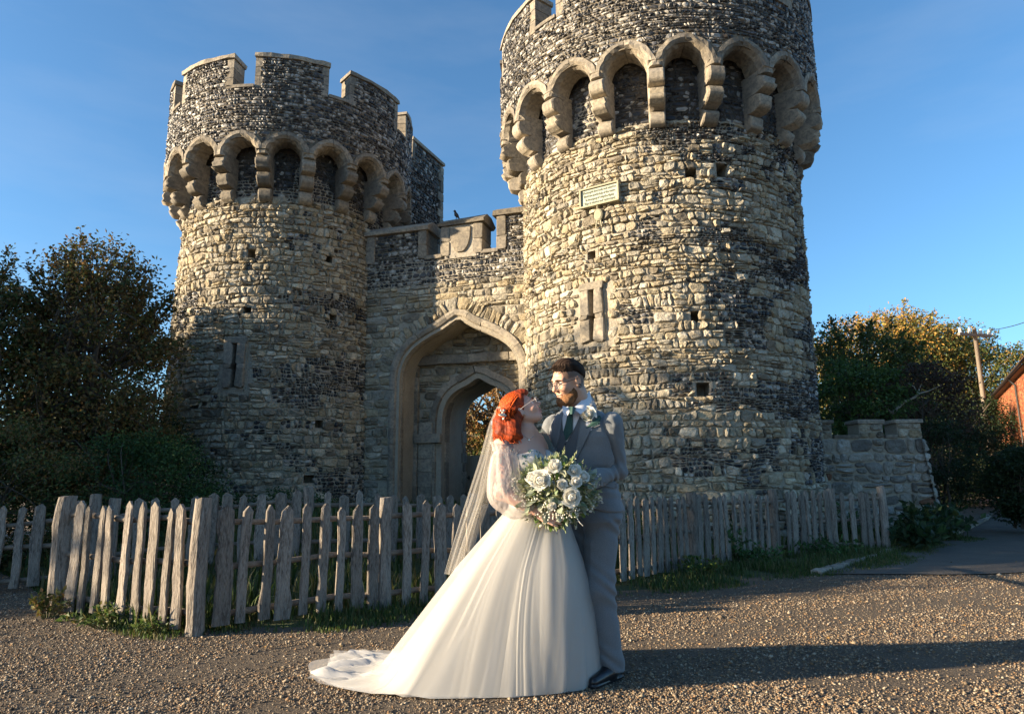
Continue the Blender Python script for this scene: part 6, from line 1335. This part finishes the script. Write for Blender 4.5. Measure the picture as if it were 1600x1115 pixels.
    V = np.stack([b0, b0 + dr * L * .5 + sd_ * L * .28, b0 + dr * L + nn * .002, b0 + dr * L * .5 - sd_ * L * .28], 1).reshape(-1, 3); child('embroidery', V - o0, [np.array([[0, 1, 2, 3]]) + (np.arange(len(lp)) * 4)[:, None]], M['embroid'], root, kind='stuff')
    # strap with leaves over the far shoulder
    P = cast(skinf, polyline([(838, 668), (848, 680), (856, 694), (860, 708)], 10)); n_ = grad(skinf, P); V = np.concatenate([P + n_ * .006 + np.array([.02, -.01, .01]), P + n_ * .006 - np.array([.018, -.01, .01])]).reshape(2, 10, 3); child('strap', V.reshape(-1, 3) - o0, [gridf(2, 10)], mat('sheer_strap', (.10, .16, .15), .7, alpha=.75), root)
    # puffed sheer sleeves
    def sleeve(pts, rad, ph, name):
        pts = polyline(pts, 34); rad = np.interp(np.linspace(0, 1, 34), np.linspace(0, 1, len(rad)), rad); K = 40; Tn = np.gradient(pts, axis=0); Tn /= np.linalg.norm(Tn, axis=1)[:, None]; u = np.cross(Tn, [0, -1, .2]); u /= np.linalg.norm(u, axis=1)[:, None]; v = np.cross(Tn, u); a = np.arange(K) / K * 2 * np.pi
        t = np.linspace(0, 1, 34)[:, None]; r = rad[:, None] * (1 + .06 * np.sin(9 * a[None] + ph + 3 * t) + .05 * np.sin(15 * a[None] + 2 * ph + 5 * t) + .03 * np.sin(4 * a[None] - 6 * t))
        V = pts[:, None] + r[..., None] * (np.cos(a)[None, :, None] * u[:, None] + np.sin(a)[None, :, None] * v[:, None]); i = np.arange(33); F = np.concatenate([gridf(34, K), np.stack([i * K + K - 1, (i + 1) * K + K - 1, (i + 1) * K, i * K], -1)]); return child(name, V.reshape(-1, 3) - o0, [F], M['sleeve'], root)
    sleeve([A(788, 711, 4.115), A(788, 738, 4.06), A(791, 770, 4.01), A(806, 790, 3.99), A(832, 799, 3.985)], [.072, .082, .088, .094, .10, .104, .095, .075, .052, .038], 0, 'sleeve')
    sleeve([A(852, 696, 4.40), A(862, 735, 4.38), A(870, 765, 4.34), A(880, 793, 4.15)], [.06, .085, .095, .09, .06, .038], 2, 'sleeve')
    for (c, r0, ph) in ((A(789, 708, 4.12), .076, 0),):       # gathered ruffle at the top of the sleeve
        a = np.linspace(0, 2 * np.pi, 73); V = []
        for (dz, rr, am) in ((.035, 1.12, .10), (.018, 1.02, .05), (0, .98, .01), (-.012, 1.0, .02)): V.append(np.stack([c[0] + r0 * rr * np.cos(a) * (1 + am * np.sin(17 * a)), c[1] + r0 * rr * np.sin(a) * (1 + am * np.sin(17 * a + 1)), c[2] + dz + .012 * am / .1 * np.sin(13 * a) - .12 * r0 * np.cos(a) * 3], -1))
        child('sleeve_ruffle', np.stack(V, 1).reshape(-1, 3) - o0, [gridf(73, 4)], M['sleeve'], root)
    # skirt with a train
    hem = np.array([(0, .545, 4.43), (28, .50, 4.66), (60, .27, 4.86), (95, -.05, 4.92), (130, -.50, 4.96), (155, -.98, 5.02), (172, -1.20, 4.98), (186, -1.20, 4.72), (198, -1.22, 4.42), (212, -.98, 4.16), (232, -.60, 4.00), (252, -.28, 3.985), (272, 0, 4.00), (292, .13, 4.03), (318, .36, 4.12), (342, .50, 4.26), (360, .545, 4.43)], float)
    wc = A(838, 791, 4.235)
    def skirt(name, m, grow, amp, seed, nt=46, na=420, top=0.0, fr=1.0):
        gg = rs(seed); a = np.linspace(0, 360, na); hx, hy = np.interp(a, hem[:, 0], hem[:, 1]), np.interp(a, hem[:, 0], hem[:, 2])
        k_ = np.ones(15) / 15; sm = lambda v: np.convolve(np.concatenate([v[-8:-1], v, v[1:8]]), k_, 'valid'); hx, hy = sm(hx), sm(hy); ir = .05 * (fbm(a * .09, a * 0 + seed, 3) - .5) + .03 * np.sin(a * .33 + seed); ir *= sstep(125, 150, a) * sstep(245, 222, a); hx, hy = hx - ir * 1.2, hy + ir * .8
        ar = np.radians(a); ex, ey = np.cos(ar), np.sin(ar); rx = np.abs(ex * lT[0] + ey * lT[1]); ry = np.abs(ex * fT[0] + ey * fT[1]); rw = 1 / np.sqrt((rx / .165) ** 2 + (ry / .142) ** 2) + grow * .4
        wx, wy = wc[0] + ex * rw, wc[1] + ey * rw; L = np.hypot(hx - wx, hy - wy); dx, dy = (hx - wx) / L, (hy - wy) / L
        cap = np.where(L > .66, .66 + .13 * np.tanh((L - .66) / .3), L); h0 = wc[2] + top; t = np.linspace(0, 1, nt)[:, None]
        arc = np.hypot(cap, h0) + np.maximum(L - cap, 0); sarc = t * arc[None]; sl = np.hypot(cap, h0)[None]
        f_ = sarc / sl; kk = .13 * np.clip((L - .45) / .3, 0.0, 1)[None] + 1e-4; zz = 1 - f_; zs = np.where(zz > kk, zz, np.where(zz < -kk, 0, (zz + kk) ** 2 / (4 * kk))); rho = np.where(sarc < sl, cap[None] * f_, cap[None] + sarc - sl)
        bulge = .05 * np.sin(np.clip(f_, 0, 1) * np.pi) * (L < .5)[None]
        z = zs * h0; rho = rho + bulge * np.clip(1 - L / .6, 0, 1)[None] + grow * np.clip(f_ * 3, 0, 1)
        ph = np.cumsum(1 + .7 * np.sin(ar * 2 + gg.uniform(0, 6)) + .4 * np.sin(ar * 5 + gg.uniform(0, 6))); ph = ph / ph[-1] * 2 * np.pi
        fo = np.zeros(na); 
        for n_, w_ in ((11, 1.), (17, .6), (26, .35), (41, .18)): fo = fo + w_ * (np.abs(np.sin(ph * round(n_ * fr) / 2 + gg.uniform(0, 3))) ** .8 - .6)
        tw = .9 * (t - .5) * np.sin(ar[None] * 3 + gg.uniform(0, 6)) + .35 * np.sin(t * 5 + gg.uniform(0, 6)); fo = fo[None] * 0
        for n_, w_ in ((7, .9), (12, .75), (19, .42), (34, .16)): fo = fo + w_ * (np.abs(np.sin((ph[None] + .10 * tw) * round(n_ * fr) / 2 + gg.uniform(0, 3))) ** .8 - .6)
        fo[:, -1] = fo[:, 0]; rg = (np.abs(np.sin(ph * 19 / 2 + 1)) ** 1.5 + .6 * np.abs(np.sin(ph * 31 / 2)) ** 1.5); rg[-1] = rg[0]; fw_ = amp * (np.clip(f_, 0, 1) ** .8) * fo
        ang = np.interp(a, hem[:, 0], hem[:, 0]); X = wx + dx * rho + fw_ * dx; Y = wy + dy * rho + fw_ * dy
        flat = np.clip((.10 - z) / .10, 0, 1) * np.clip((L - .6) / .3, 0, 1)[None]
        wr = (fbm(X * 3.2 + Y * 2 + 3, Y * 5.5 - X * 1.2, seed) - .40) * .085 + (fbm(X * 5 + Y * 3, Y * 12 - X * 2, seed + 1) - .45) * .035
        tail = sstep(.7, 1.25, -X + .0); z = z + flat * np.maximum(wr * (1 + .8 * tail) + .030 * rg[None] * (.6 + wr * 6), 0) * (1 - .55 * t ** 10)
        z = np.maximum(z, .006 + grow * .3) + float(ground_z(0, 4.3)); z[-1] = np.minimum(z[-1], .03 + .5 * z[-1]); 
        V = np.stack([X, Y, z], -1); return child(name, V.transpose(1, 0, 2).reshape(-1, 3) - o0, [gridf(na, nt)[:, ::-1]], m, root)
    skirt('skirt', M['satin'], 0.0, .026, 5); skirt('tulle_overlay', M['tulle'], .010, .036, 6, fr=.8); skirt('tulle_overlay', M['tulle'], .034, .056, 9, fr=.65)
    a = np.linspace(0, 2 * np.pi, 60); V = []
    for dz, gr in ((-.03, .012), (-.012, .020), (.012, .020), (.03, .010)):
        rx = np.abs(np.cos(a) * lT[0] + np.sin(a) * lT[1]); ry = np.abs(np.cos(a) * fT[0] + np.sin(a) * fT[1]); rw = 1 / np.sqrt((rx / .160) ** 2 + (ry / .138) ** 2) + gr; V.append(np.stack([wc[0] + np.cos(a) * rw, wc[1] + np.sin(a) * rw, np.full(60, wc[2] + dz)], -1))
    child('waistband', np.stack(V, 1).reshape(-1, 3) - o0, [gridf(60, 4)], M['satin'], root)
    # veil: gathered at the comb, falling behind
    def veil(seed, L_, R_, Ys, n=40, m=60, amp=.022):
        gg = rs(seed); l, r = polyline(L_, n), polyline(R_, n); k = np.linspace(0, 1, m); t = np.linspace(0, 1, n); V = np.zeros((n, m, 3)); ph = gg.uniform(0, 6, 4)
        for i in range(n):
            f_ = np.sin(k * 17 + ph[0]) + .6 * np.sin(k * 31 + ph[1] + t[i] * 2) + .5 * np.sin(k * 9 + ph[2]); Yc = np.interp(t[i], np.linspace(0, 1, len(Ys)), Ys); am = amp * (.15 + t[i])
            for j in range(m): 
                p = l[i] * (1 - k[j]) + r[i] * k[j]; V[i, j] = A(p[0], p[1], Yc + am * f_[j] + .10 * (k[j] - .5) ** 2)
        return child('veil', V.reshape(-1, 3) - o0, [gridf(n, m)], M['veil'], root)
    veil(3, [(777, 634), (764, 662), (748, 720), (724, 795), (702, 868), (694, 896)], [(790, 642), (789, 662), (786, 715), (768, 775), (738, 860), (728, 902)], [4.13, 4.22, 4.34, 4.42, 4.52])
    veil(8, [(780, 634), (770, 665), (758, 720), (742, 790), (714, 870), (706, 892)], [(788, 640), (783, 665), (773, 718), (755, 780), (734, 855), (738, 896)], [4.11, 4.18, 4.30, 4.38, 4.48], amp=.03)
    return skinf
M['redhair_p'] = mat('auburn_brow', (.16, .06, .03), .8)
SKINB = bride()

# ------------------------------------------------------------------ bouquet and buttonhole
def rose(par, c, axis, r, seed, name='rose'):
    g = rs(seed); ax = np.asarray(axis, float); ax /= np.linalg.norm(ax); u = np.cross(ax, [0.1, 0, 1.]); u /= np.linalg.norm(u); v = np.cross(ax, u); fl = empty(name, (0, 0, 0), par)
    rings = ((3, .24, .2, 1.0), (4, .40, .3, .97), (5, .58, .4, .90), (6, .76, .6, .78), (7, .95, .85, .60))
    n_ = 9; th, ph = np.meshgrid(np.linspace(0, np.pi, n_), np.linspace(0, 2 * np.pi, 13), indexing='ij'); U = np.stack([np.sin(th) * np.cos(ph), np.sin(th) * np.sin(ph), np.cos(th)], -1).reshape(-1, 3); child('rose_heart', c + U[:, :1] * u * r * .62 + U[:, 1:2] * v * r * .62 + U[:, 2:] * ax * r * .50 + ax * r * .05, [gridf(n_, 13)], M['petal'], fl)
    NP = 26
    for i in range(NP):         # petals set on a spiral, opening outwards
        q = ((i + .6) / NP) ** .62; a0 = i * 2.39996 + g.uniform(-.2, .2); w = 1.15 - .42 * q; aa = a0 + np.linspace(-w, w, 7); e = np.linspace(-1, 1, 7); V = []
        rad = q * g.uniform(.9, 1.1); opn = max(0, q - .45) * g.uniform(.8, 1.5); hgt = (1.02 - .42 * q ** 2) * g.uniform(.9, 1.08); ax2 = ax + (u * g.normal(0, .07) + v * g.normal(0, .07))
        for t in np.linspace(0, 1, 6):
            rr = r * rad * (.30 + .75 * math.sin(min(t * 1.3, 1.0) * math.pi / 2)) * (1 - .30 * (1 - q) * t ** 2 + .34 * opn * t ** 4); hh = r * (hgt * t ** .9 - .30 * opn * t ** 5) - r * .35
            V.append(c + (np.cos(aa)[:, None] * u + np.sin(aa)[:, None] * v) * (rr * (1 + .05 * np.sin(e * 5 + i) * t + .10 * opn * e ** 2 * t))[:, None] + ax2 * (hh * (1 - .26 * e ** 2 * t) + r * .03 * np.sin(e * 7 + i * 2) * t ** 3)[:, None])
        child('petal', np.array(V).reshape(-1, 3), [gridf(6, 7)], M['petal'], fl)
    return fl
def bouquet():
    g = rs(303); C0 = A(868, 766, 4.02); root = tag(empty('bouquet', tuple(C0)), 'large bridal bouquet of white roses and grey green foliage held by the woman', 'bouquet'); o0 = C0
    Wp = lambda px, py, Y: A(px, py, Y) - o0
    for i, (px, py, Y, r) in enumerate(((845, 750, 3.80, .046), (893, 776, 3.80, .044), (867, 727, 3.88, .036), (897, 734, 3.90, .032), (912, 744, 3.92, .030), (900, 752, 3.88, .028), (832, 746, 3.88, .028), (878, 757, 3.85, .026), (857, 735, 3.90, .026), (862, 790, 3.86, .02))):
        p = Wp(px, py, Y); rose(root, p, p + np.array([0, -.28, .02]) + g.normal(0, .02, 3), r, 310 + i)
    EU = np.array([(.30, .34, .25), (.24, .29, .20), (.38, .41, .31), (.17, .23, .13)]); mats = [mat('eucalyptus_leaf', tuple(c), .55, transl=.2, bump=(60, .2, .003)) for c in EU] + [mat('green_leaf', (.13, .22, .05), .45, transl=.3)]
    t = np.linspace(-1, 1, 7); wv = np.sqrt(np.clip(1 - t ** 2, 0, 1)); LV = np.concatenate([np.stack([(t + 1) / 2, s_ * wv * .30, .10 * wv * abs(s_) + .05 * np.sin((t + 1) * 1.5)], -1) for s_ in (-1, 0, 1)]); LF = np.concatenate([np.stack([np.arange(6) + 7 * k, np.arange(6) + 7 * k + 1, np.arange(6) + 7 * k + 8, np.arange(6) + 7 * k + 7], -1) for k in (0, 1)])
    lms = [mesh('leaf', LV, [LF], m, None, True) for m in mats]
    for i in range(230):
        v = in_ball(g, 1, .85)[0]; v[1] = -abs(v[1]) * .85 + .1; c = v * np.array([.215, .15, .165]) * g.uniform(.75, 1.1); d = v * [1, .7, 1] + g.normal(0, .45, 3) + [0, 0, -.15]; d /= np.linalg.norm(d); up = np.cross(d, g.normal(0, 1, 3)); up /= np.linalg.norm(up); w = np.cross(up, d)
        o = link('leaf', lms[g.choice(5, p=[.25, .25, .2, .2, .1])], root); L = g.uniform(.035, .07); o.matrix_local = Matrix(((d[0] * L, w[0] * L, up[0] * L, c[0]), (d[1] * L, w[1] * L, up[1] * L, c[1]), (d[2] * L, w[2] * L, up[2] * L, c[2]), (0, 0, 0, 1)))
    # feathery sprigs and small white filler flowers
    mb = MB(); P = []; D = []; fl = []
    for i in range(240):
        v = in_ball(g, 1, .9)[0]; v[1] = -abs(v[1]) * .8 + .15; tip = v * np.array([.255, .17, .20]) * g.uniform(.85, 1.12); b = tip * .35; k = np.linspace(0, 1, 6)[:, None]; st = b + (tip - b) * k + g.normal(0, .012, 3) * np.sin(k * 3); mb.tube(st, np.linspace(.0016, .0008, 6), 4, cap=False)
        m = g.integers(9, 16); kk = g.uniform(.3, 1, m)[:, None]; P.append(b + (tip - b) * kk); D.append((tip - b) / np.linalg.norm(tip - b) * .9 + g.normal(0, .55, (m, 3)))
        if g.random() < .45 and tip[2] < .08: fl += [tip + g.normal(0, .012, 3) for _ in range(5)]
    for (px, py) in ((881, 704), (872, 712), (898, 712), (893, 720), (862, 716), (815, 760), (818, 752)):
        tip = Wp(px, py, 3.95); b = tip * .3; k = np.linspace(0, 1, 6)[:, None]; mb.tube(b + (tip - b) * k, np.linspace(.002, .001, 6), 4, cap=False); m = 26; kk = g.uniform(.45, 1, m)[:, None]; P.append(b + (tip - b) * kk); D.append((tip - b) / np.linalg.norm(tip - b) + g.normal(0, .4, (m, 3)))
    mb.build('sprig_stems', mat('sprig_stem', (.22, .26, .10), .6), root, kind='stuff'); P = np.concatenate(P); D = np.concatenate(D); n = len(P); V, F, C = leaf_geo(P, D, g.uniform(.016, .040, n), g.uniform(.003, .0062, n), g, np.array([(.42, .43, .22), (.32, .36, .18), (.50, .48, .30), (.20, .26, .11)])); child('sprig_leaves', V, F, M['leaf'], root, C, False, 'stuff')
    fl += [Wp(g.uniform(855, 905), g.uniform(790, 812), 3.9 + g.uniform(0, .05)) for _ in range(80)]; mb = MB()
    o8 = np.array([(1, 0, 0), (0, 1, 0), (-1, 0, 0), (0, -1, 0), (0, 0, 1), (0, 0, -1.0)]); f8 = np.array([(0, 1, 4), (1, 2, 4), (2, 3, 4), (3, 0, 4), (1, 0, 5), (2, 1, 5), (3, 2, 5), (0, 3, 5)])
    for p in fl: mb.add(p + o8 * g.uniform(.004, .0075, 3), [f8])
    mb.build('filler_flowers', M['petal'], root, kind='stuff')
    stm = mat('cut_stem', (.10, .13, .04), .6); st0, st1 = Wp(868, 800, 4.02), Wp(874, 826, 3.99)
    for i in range(22): a = g.normal(0, 1, 3) * [.016, .016, 0]; MB().tube([a * .5, st0 + a, st1 + a * 1.25 + [0, 0, g.normal(0, .008)]], .0038, 5).build('stem', stm, root)
    P = polyline([Wp(898, 796, 3.95), Wp(900, 806, 3.94), Wp(905, 815, 3.94), Wp(911, 821, 3.94)], 9); MB().tube(P, np.linspace(.004, .002, 9), 5).build('trailing_sprig', M['petal'], root)
bouquet()
def buttonhole():
    g = rs(404); c = cast(JACKET, [(918, 647)])[0] + np.array([0, -.03, 0]); root = tag(empty('buttonhole', tuple(c)), 'white rose buttonhole with small leaves pinned to the grey lapel', 'flower'); rose(root, np.zeros(3), (-.25, -1, .25), .043, 405)
    P = np.array([(.0, .01, -.02)] * 40) + g.normal(0, .014, (40, 3)); V, F, C = leaf_geo(P, g.normal(0, 1, (40, 3)) + [0, -.3, -.8], g.uniform(.02, .035, 40), g.uniform(.004, .008, 40), g, np.array([(.05, .08, .035), (.08, .11, .06), (.2, .2, .1)])); child('leaves', V, F, M['leaf'], root, C, False)
    for dx in (-.012, .006): V = np.array([(dx, -.0, -.02), (dx + .014, -.0, -.02), (dx - .004, -.006, -.06), (dx + .012, -.006, -.065), (dx + .0, .004, -.105), (dx + .016, .004, -.10)]); child('ribbon', V, [np.array([(0, 1, 3, 2), (2, 3, 5, 4)])], M['shirt'], root)
buttonhole()
